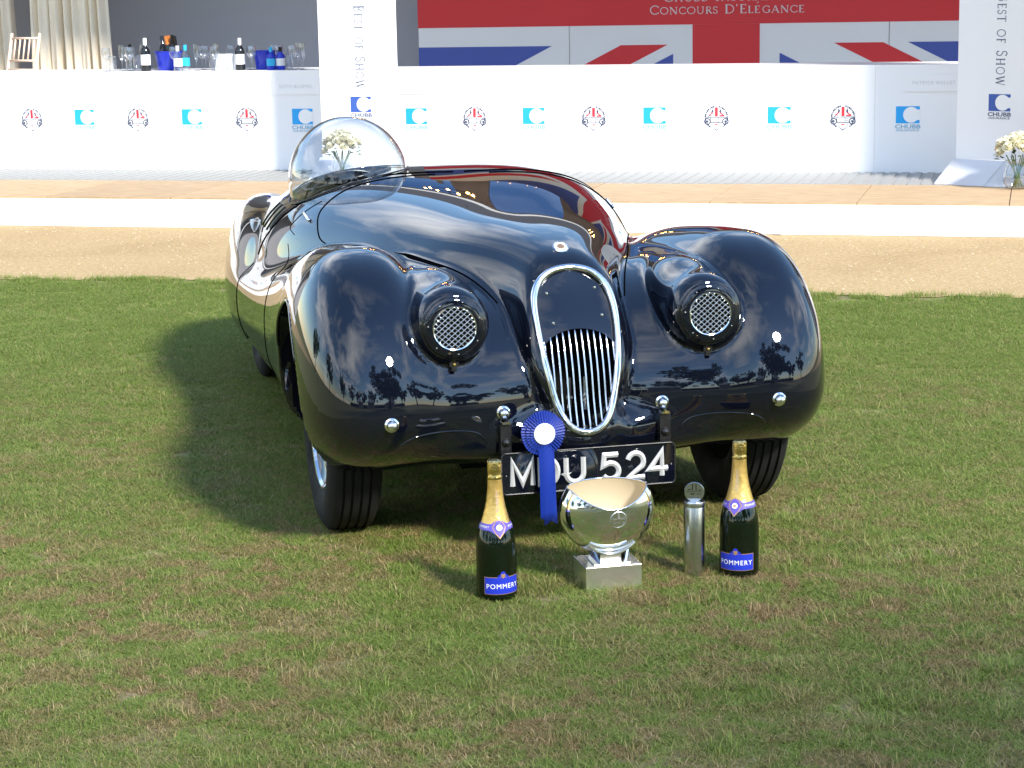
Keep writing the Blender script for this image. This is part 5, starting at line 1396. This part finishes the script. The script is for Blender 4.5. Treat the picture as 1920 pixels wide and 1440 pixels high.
def vase(u, v, label, sc_=1.0, seed=1):
    rs = np.random.default_rng(seed)
    e = empty('flower_vase', W(u, v, SZ), 0, label, 'vase', 'glass vases of cream roses')
    e.scale = (sc_,) * 3
    H = 0.20
    prof = [(0.0, 0.004), (0.05, 0.004), (0.075, 0.015), (0.092, 0.05), (0.095, 0.085), (0.088, 0.125), (0.075, 0.16), (0.070, 0.185), (0.076, 0.20)]
    MB().lathe(prof, 32).build('glass_bowl', M_GLASS, e, smooth=True)
    for k in range(12):
        a = 2 * PI * k / 12 + rs.uniform(-0.3, 0.3); t = rs.uniform(0.02, 0.05)
        top = Vector((0.075 * math.cos(a), 0.075 * math.sin(a), 0.235)); bot = Vector((-t * math.cos(a + 0.5), -t * math.sin(a + 0.5), 0.012))
        MB().tube([bot, (bot + top) / 2 + Vector((0, 0, 0.01)), top], 0.0035, 6).build('stem', M_STEM, e, smooth='all')
    for k in range(26):
        a = k * 2.39996; rad = math.sqrt((k + 0.5) / 26); d_ = Vector((rad * 0.120 * math.cos(a), rad * 0.120 * math.sin(a), 0.225 + 0.125 * math.sqrt(max(0, 1 - rad * rad)) + rs.uniform(-0.012, 0.012)))
        m = MB(); rose(m, d_, 0.047 * rs.uniform(0.85, 1.15), rs, (d_.x * 6, d_.y * 6, 0.8)); m.build('rose', M_PETAL, e, smooth='all')
    for k in range(26):
        a = rs.uniform(0, 2 * PI); c = Vector((0.115 * math.cos(a), 0.115 * math.sin(a), 0.215 + rs.uniform(-0.02, 0.07))) ; d_ = Vector((math.cos(a), math.sin(a), rs.uniform(-0.3, 0.7))).normalized(); s_ = Vector((-math.sin(a), math.cos(a), 0)); L_ = rs.uniform(0.035, 0.06)
        mesh_obj('leaf', [c, c + d_ * L_ * 0.4 + s_ * 0.014, c + d_ * L_ * 0.8 + s_ * 0.009, c + d_ * L_, c + d_ * L_ * 0.8 - s_ * 0.009, c + d_ * L_ * 0.4 - s_ * 0.014, c + d_ * L_ * 0.5 + Vector((0, 0, 0.006))], [(0, 1, 6), (1, 2, 6), (2, 3, 6), (3, 4, 6), (4, 5, 6), (5, 0, 6)], M_LEAF, e)
    return e
vase(-2.345, 1.24, 'vase of cream roses seen through the bubble canopy before the banner', 0.98, 3)
vase(2.615, 0.98, 'vase of cream roses cut by the right edge before the shaded banner', 0.98, 5)

# ------------------------------------------------------------------ what the paintwork mirrors: trees and tents behind the camera
M_LEAVES = mat('tree_leaves', (0.055, 0.095, 0.030), rough=0.6, var=0.4, scale=1.5)
M_BARK = mat('bark', (0.10, 0.075, 0.055), rough=0.9, var=0.3, scale=6)
def tree_meshes(seed, h):
    rs = np.random.default_rng(seed); t = MB()
    t.tube([(0, 0, 0), (0.1, 0.05, h * 0.2), (0.0, 0.1, h * 0.45), (0.15, 0.0, h * 0.75)], [h * 0.035, h * 0.026, h * 0.018, h * 0.006], 10)
    tips = []
    for k in range(9):
        a = k * 2.4; z0 = h * rs.uniform(0.22, 0.6); L_ = h * rs.uniform(0.22, 0.36); e_ = (L_ * math.cos(a), L_ * math.sin(a), z0 + L_ * rs.uniform(0.4, 0.9))
        t.tube([(0.05, 0.05, z0), (e_[0] * 0.5, e_[1] * 0.5, z0 + (e_[2] - z0) * 0.6), e_], [h * 0.012, h * 0.008, h * 0.003], 6); tips.append(e_)
    c = MB(); cl = []
    for e_ in tips + [(0, 0, h * 0.85), (0.1 * h, 0, h * 0.6), (-0.1 * h, 0.05 * h, h * 0.65)]:
        for q in range(6): cl.append(np.array(e_) + rs.normal(0, h * 0.085, 3))
    v = []; f = []
    for p in cl:
        for q in range(70):
            d_ = rs.normal(0, 1, 3); d_ /= np.linalg.norm(d_); o_ = p + d_ * h * 0.075 * rs.uniform(0.3, 1.0) ** 0.5
            a = rs.normal(0, 1, 3); a /= np.linalg.norm(a); b = np.cross(a, d_ + 0.3 * rs.normal(0, 1, 3)); b /= max(1e-6, np.linalg.norm(b)); s_ = h * rs.uniform(0.016, 0.030)
            i = len(v); v += [o_ - a * s_, o_ + b * s_ * 0.6, o_ + a * s_, o_ - b * s_ * 0.6]; f.append((i, i + 1, i + 2, i + 3))
    c.add([tuple(x) for x in v], f)
    return t, c
tm = [tree_meshes(60 + k, h_) for k, h_ in enumerate((8.5, 7.0))]
protos = []
tree_spots = [(-20, -22, 0, 1.1), (-11, -25, 1, 1.2), (-3.5, -27, 0, 0.95), (4.5, -24, 1, 1.2), (9.5, -14.5, 0, 1.1), (17, -15, 1, 1.25), (27, -10, 0, 1.2), (-27, -12, 1, 1.3), (-30, 4, 0, 1.0), (-24, 16, 1, 0.9), (5.4, -6.4, 0, 1.0)]
tdesc = ['tree far behind the camera mirrored left of the near headlamp', 'rounded tree beyond the lawn mirrored in the near fender', 'taller tree mirrored between the headlamps', 'broad tree mirrored above the grille', 'tree mirrored at the right headlamp', 'tree mirrored in the far fender front', 'tree mirrored at the far fender edge', 'tree mirrored along the near wing', 'tree mirrored low in the near door', 'small tree mirrored in the scuttle side', 'tree standing behind the camera that shades the near edge of the lawn']
for k, (x, y, kd, s_) in enumerate(tree_spots):
    e = empty('tree', (x, y, 0), k * 1.3, tdesc[k], 'tree', 'trees round the lawn'); e.scale = (s_,) * 3
    if len(protos) < 2 and kd == len(protos):
        a = tm[kd][0].build('trunk', M_BARK, e, smooth='all'); b_ = tm[kd][1].build('crown', M_LEAVES, e); protos.append((a, b_))
    else:
        for o in protos[kd]: c = link(o.copy()); c.parent = e
rs_ = np.random.default_rng(90); v = []; f = []
for k in range(16000):
    p = np.array([rs_.uniform(-34, 34), rs_.uniform(-1.0, 1.0), rs_.uniform(0.05, 2.3) + 0.25 * math.sin(k)]); a = rs_.normal(0, 1, 3); a /= np.linalg.norm(a); b = np.cross(a, rs_.normal(0, 1, 3)); b /= np.linalg.norm(b); s_ = rs_.uniform(0.10, 0.2); i = len(v)
    v += [p - a * s_, p + b * s_ * 0.7, p + a * s_, p - b * s_ * 0.7]; f.append((i, i + 1, i + 2, i + 3))
hedge = empty('hedge', (0, -33, 0), 0.08, 'long clipped hedge across the lawn behind the tents, mirrored along the nose', 'hedge')
mesh_obj('foliage', v, f, M_LEAVES, hedge)
MB().box(-34, 34, -0.6, 0.6, 0, 1.9).build('stems', M_BARK, hedge)
M_CANVAS = mat('tent_canvas', (0.75, 0.75, 0.74), rough=0.7)
for k, (x, y, w_, h_) in enumerate(((-7.0, -18, 5.0, 2.3), (2.2, -19, 5.0, 2.4), (13.5, -22, 5.0, 2.3))):
    e = empty('show_tent', (x, y, 0), 0.15 * k, ('white peaked tent mirrored low in the near fender', 'white peaked tent mirrored below the grille badge', 'white peaked tent mirrored in the far fender')[k], 'tent', 'peaked tents across the lawn')
    a = w_ / 2
    MB().add([(-a, -a, h_), (a, -a, h_), (a, a, h_), (-a, a, h_), (0, 0, h_ + 1.9)], [(0, 1, 4), (1, 2, 4), (2, 3, 4), (3, 0, 4)]).build('canopy', M_CANVAS, e)
    for sx in (-1, 1):
        for sy in (-1, 1): MB().box(sx * a - 0.05, sx * a + 0.05, sy * a - 0.05, sy * a + 0.05, 0, h_).build('pole', M_STEEL, e)
    MB().box(-a, a, -a - 0.02, -a, 0, h_).build('wall', M_TENT, e)
# warm lamps hanging in the marquee, seen mirrored in the bonnet
M_BULB = bpy.data.materials.new('bulb'); M_BULB.use_nodes = True
_b = M_BULB.node_tree.nodes['Principled BSDF']; _b.inputs['Emission Color'].default_value = (1.0, 0.45, 0.12, 1); _b.inputs['Emission Strength'].default_value = 60
for k, u in enumerate((-2.35, 1.2)):
    e = empty('chandelier', W(u, 3.6, 0), RZB, ('left of the two lit chandeliers under the marquee roof', 'right of the two lit chandeliers under the marquee roof')[k], 'chandelier', 'chandeliers in the marquee')
    MB().tube([(0, 0, 4.15), (0, 0, 3.5)], 0.012, 6).build('chain', M_DARK, e)
    MB().tube([(0.35 * math.cos(a), 0.35 * math.sin(a), 3.45) for a in np.linspace(0, 2 * PI, 24, endpoint=False)], 0.015, 6, closed=True).build('hoop', M_DARK, e, smooth='all')
    for q in range(7):
        a = 2 * PI * q / 7; MB().lathe([(0.0, 3.46), (0.018, 3.475), (0.022, 3.5), (0.0, 3.54)], 10, Matrix.Translation((0.35 * math.cos(a), 0.35 * math.sin(a), 0))).build('bulb', M_BULB, e, smooth=True)
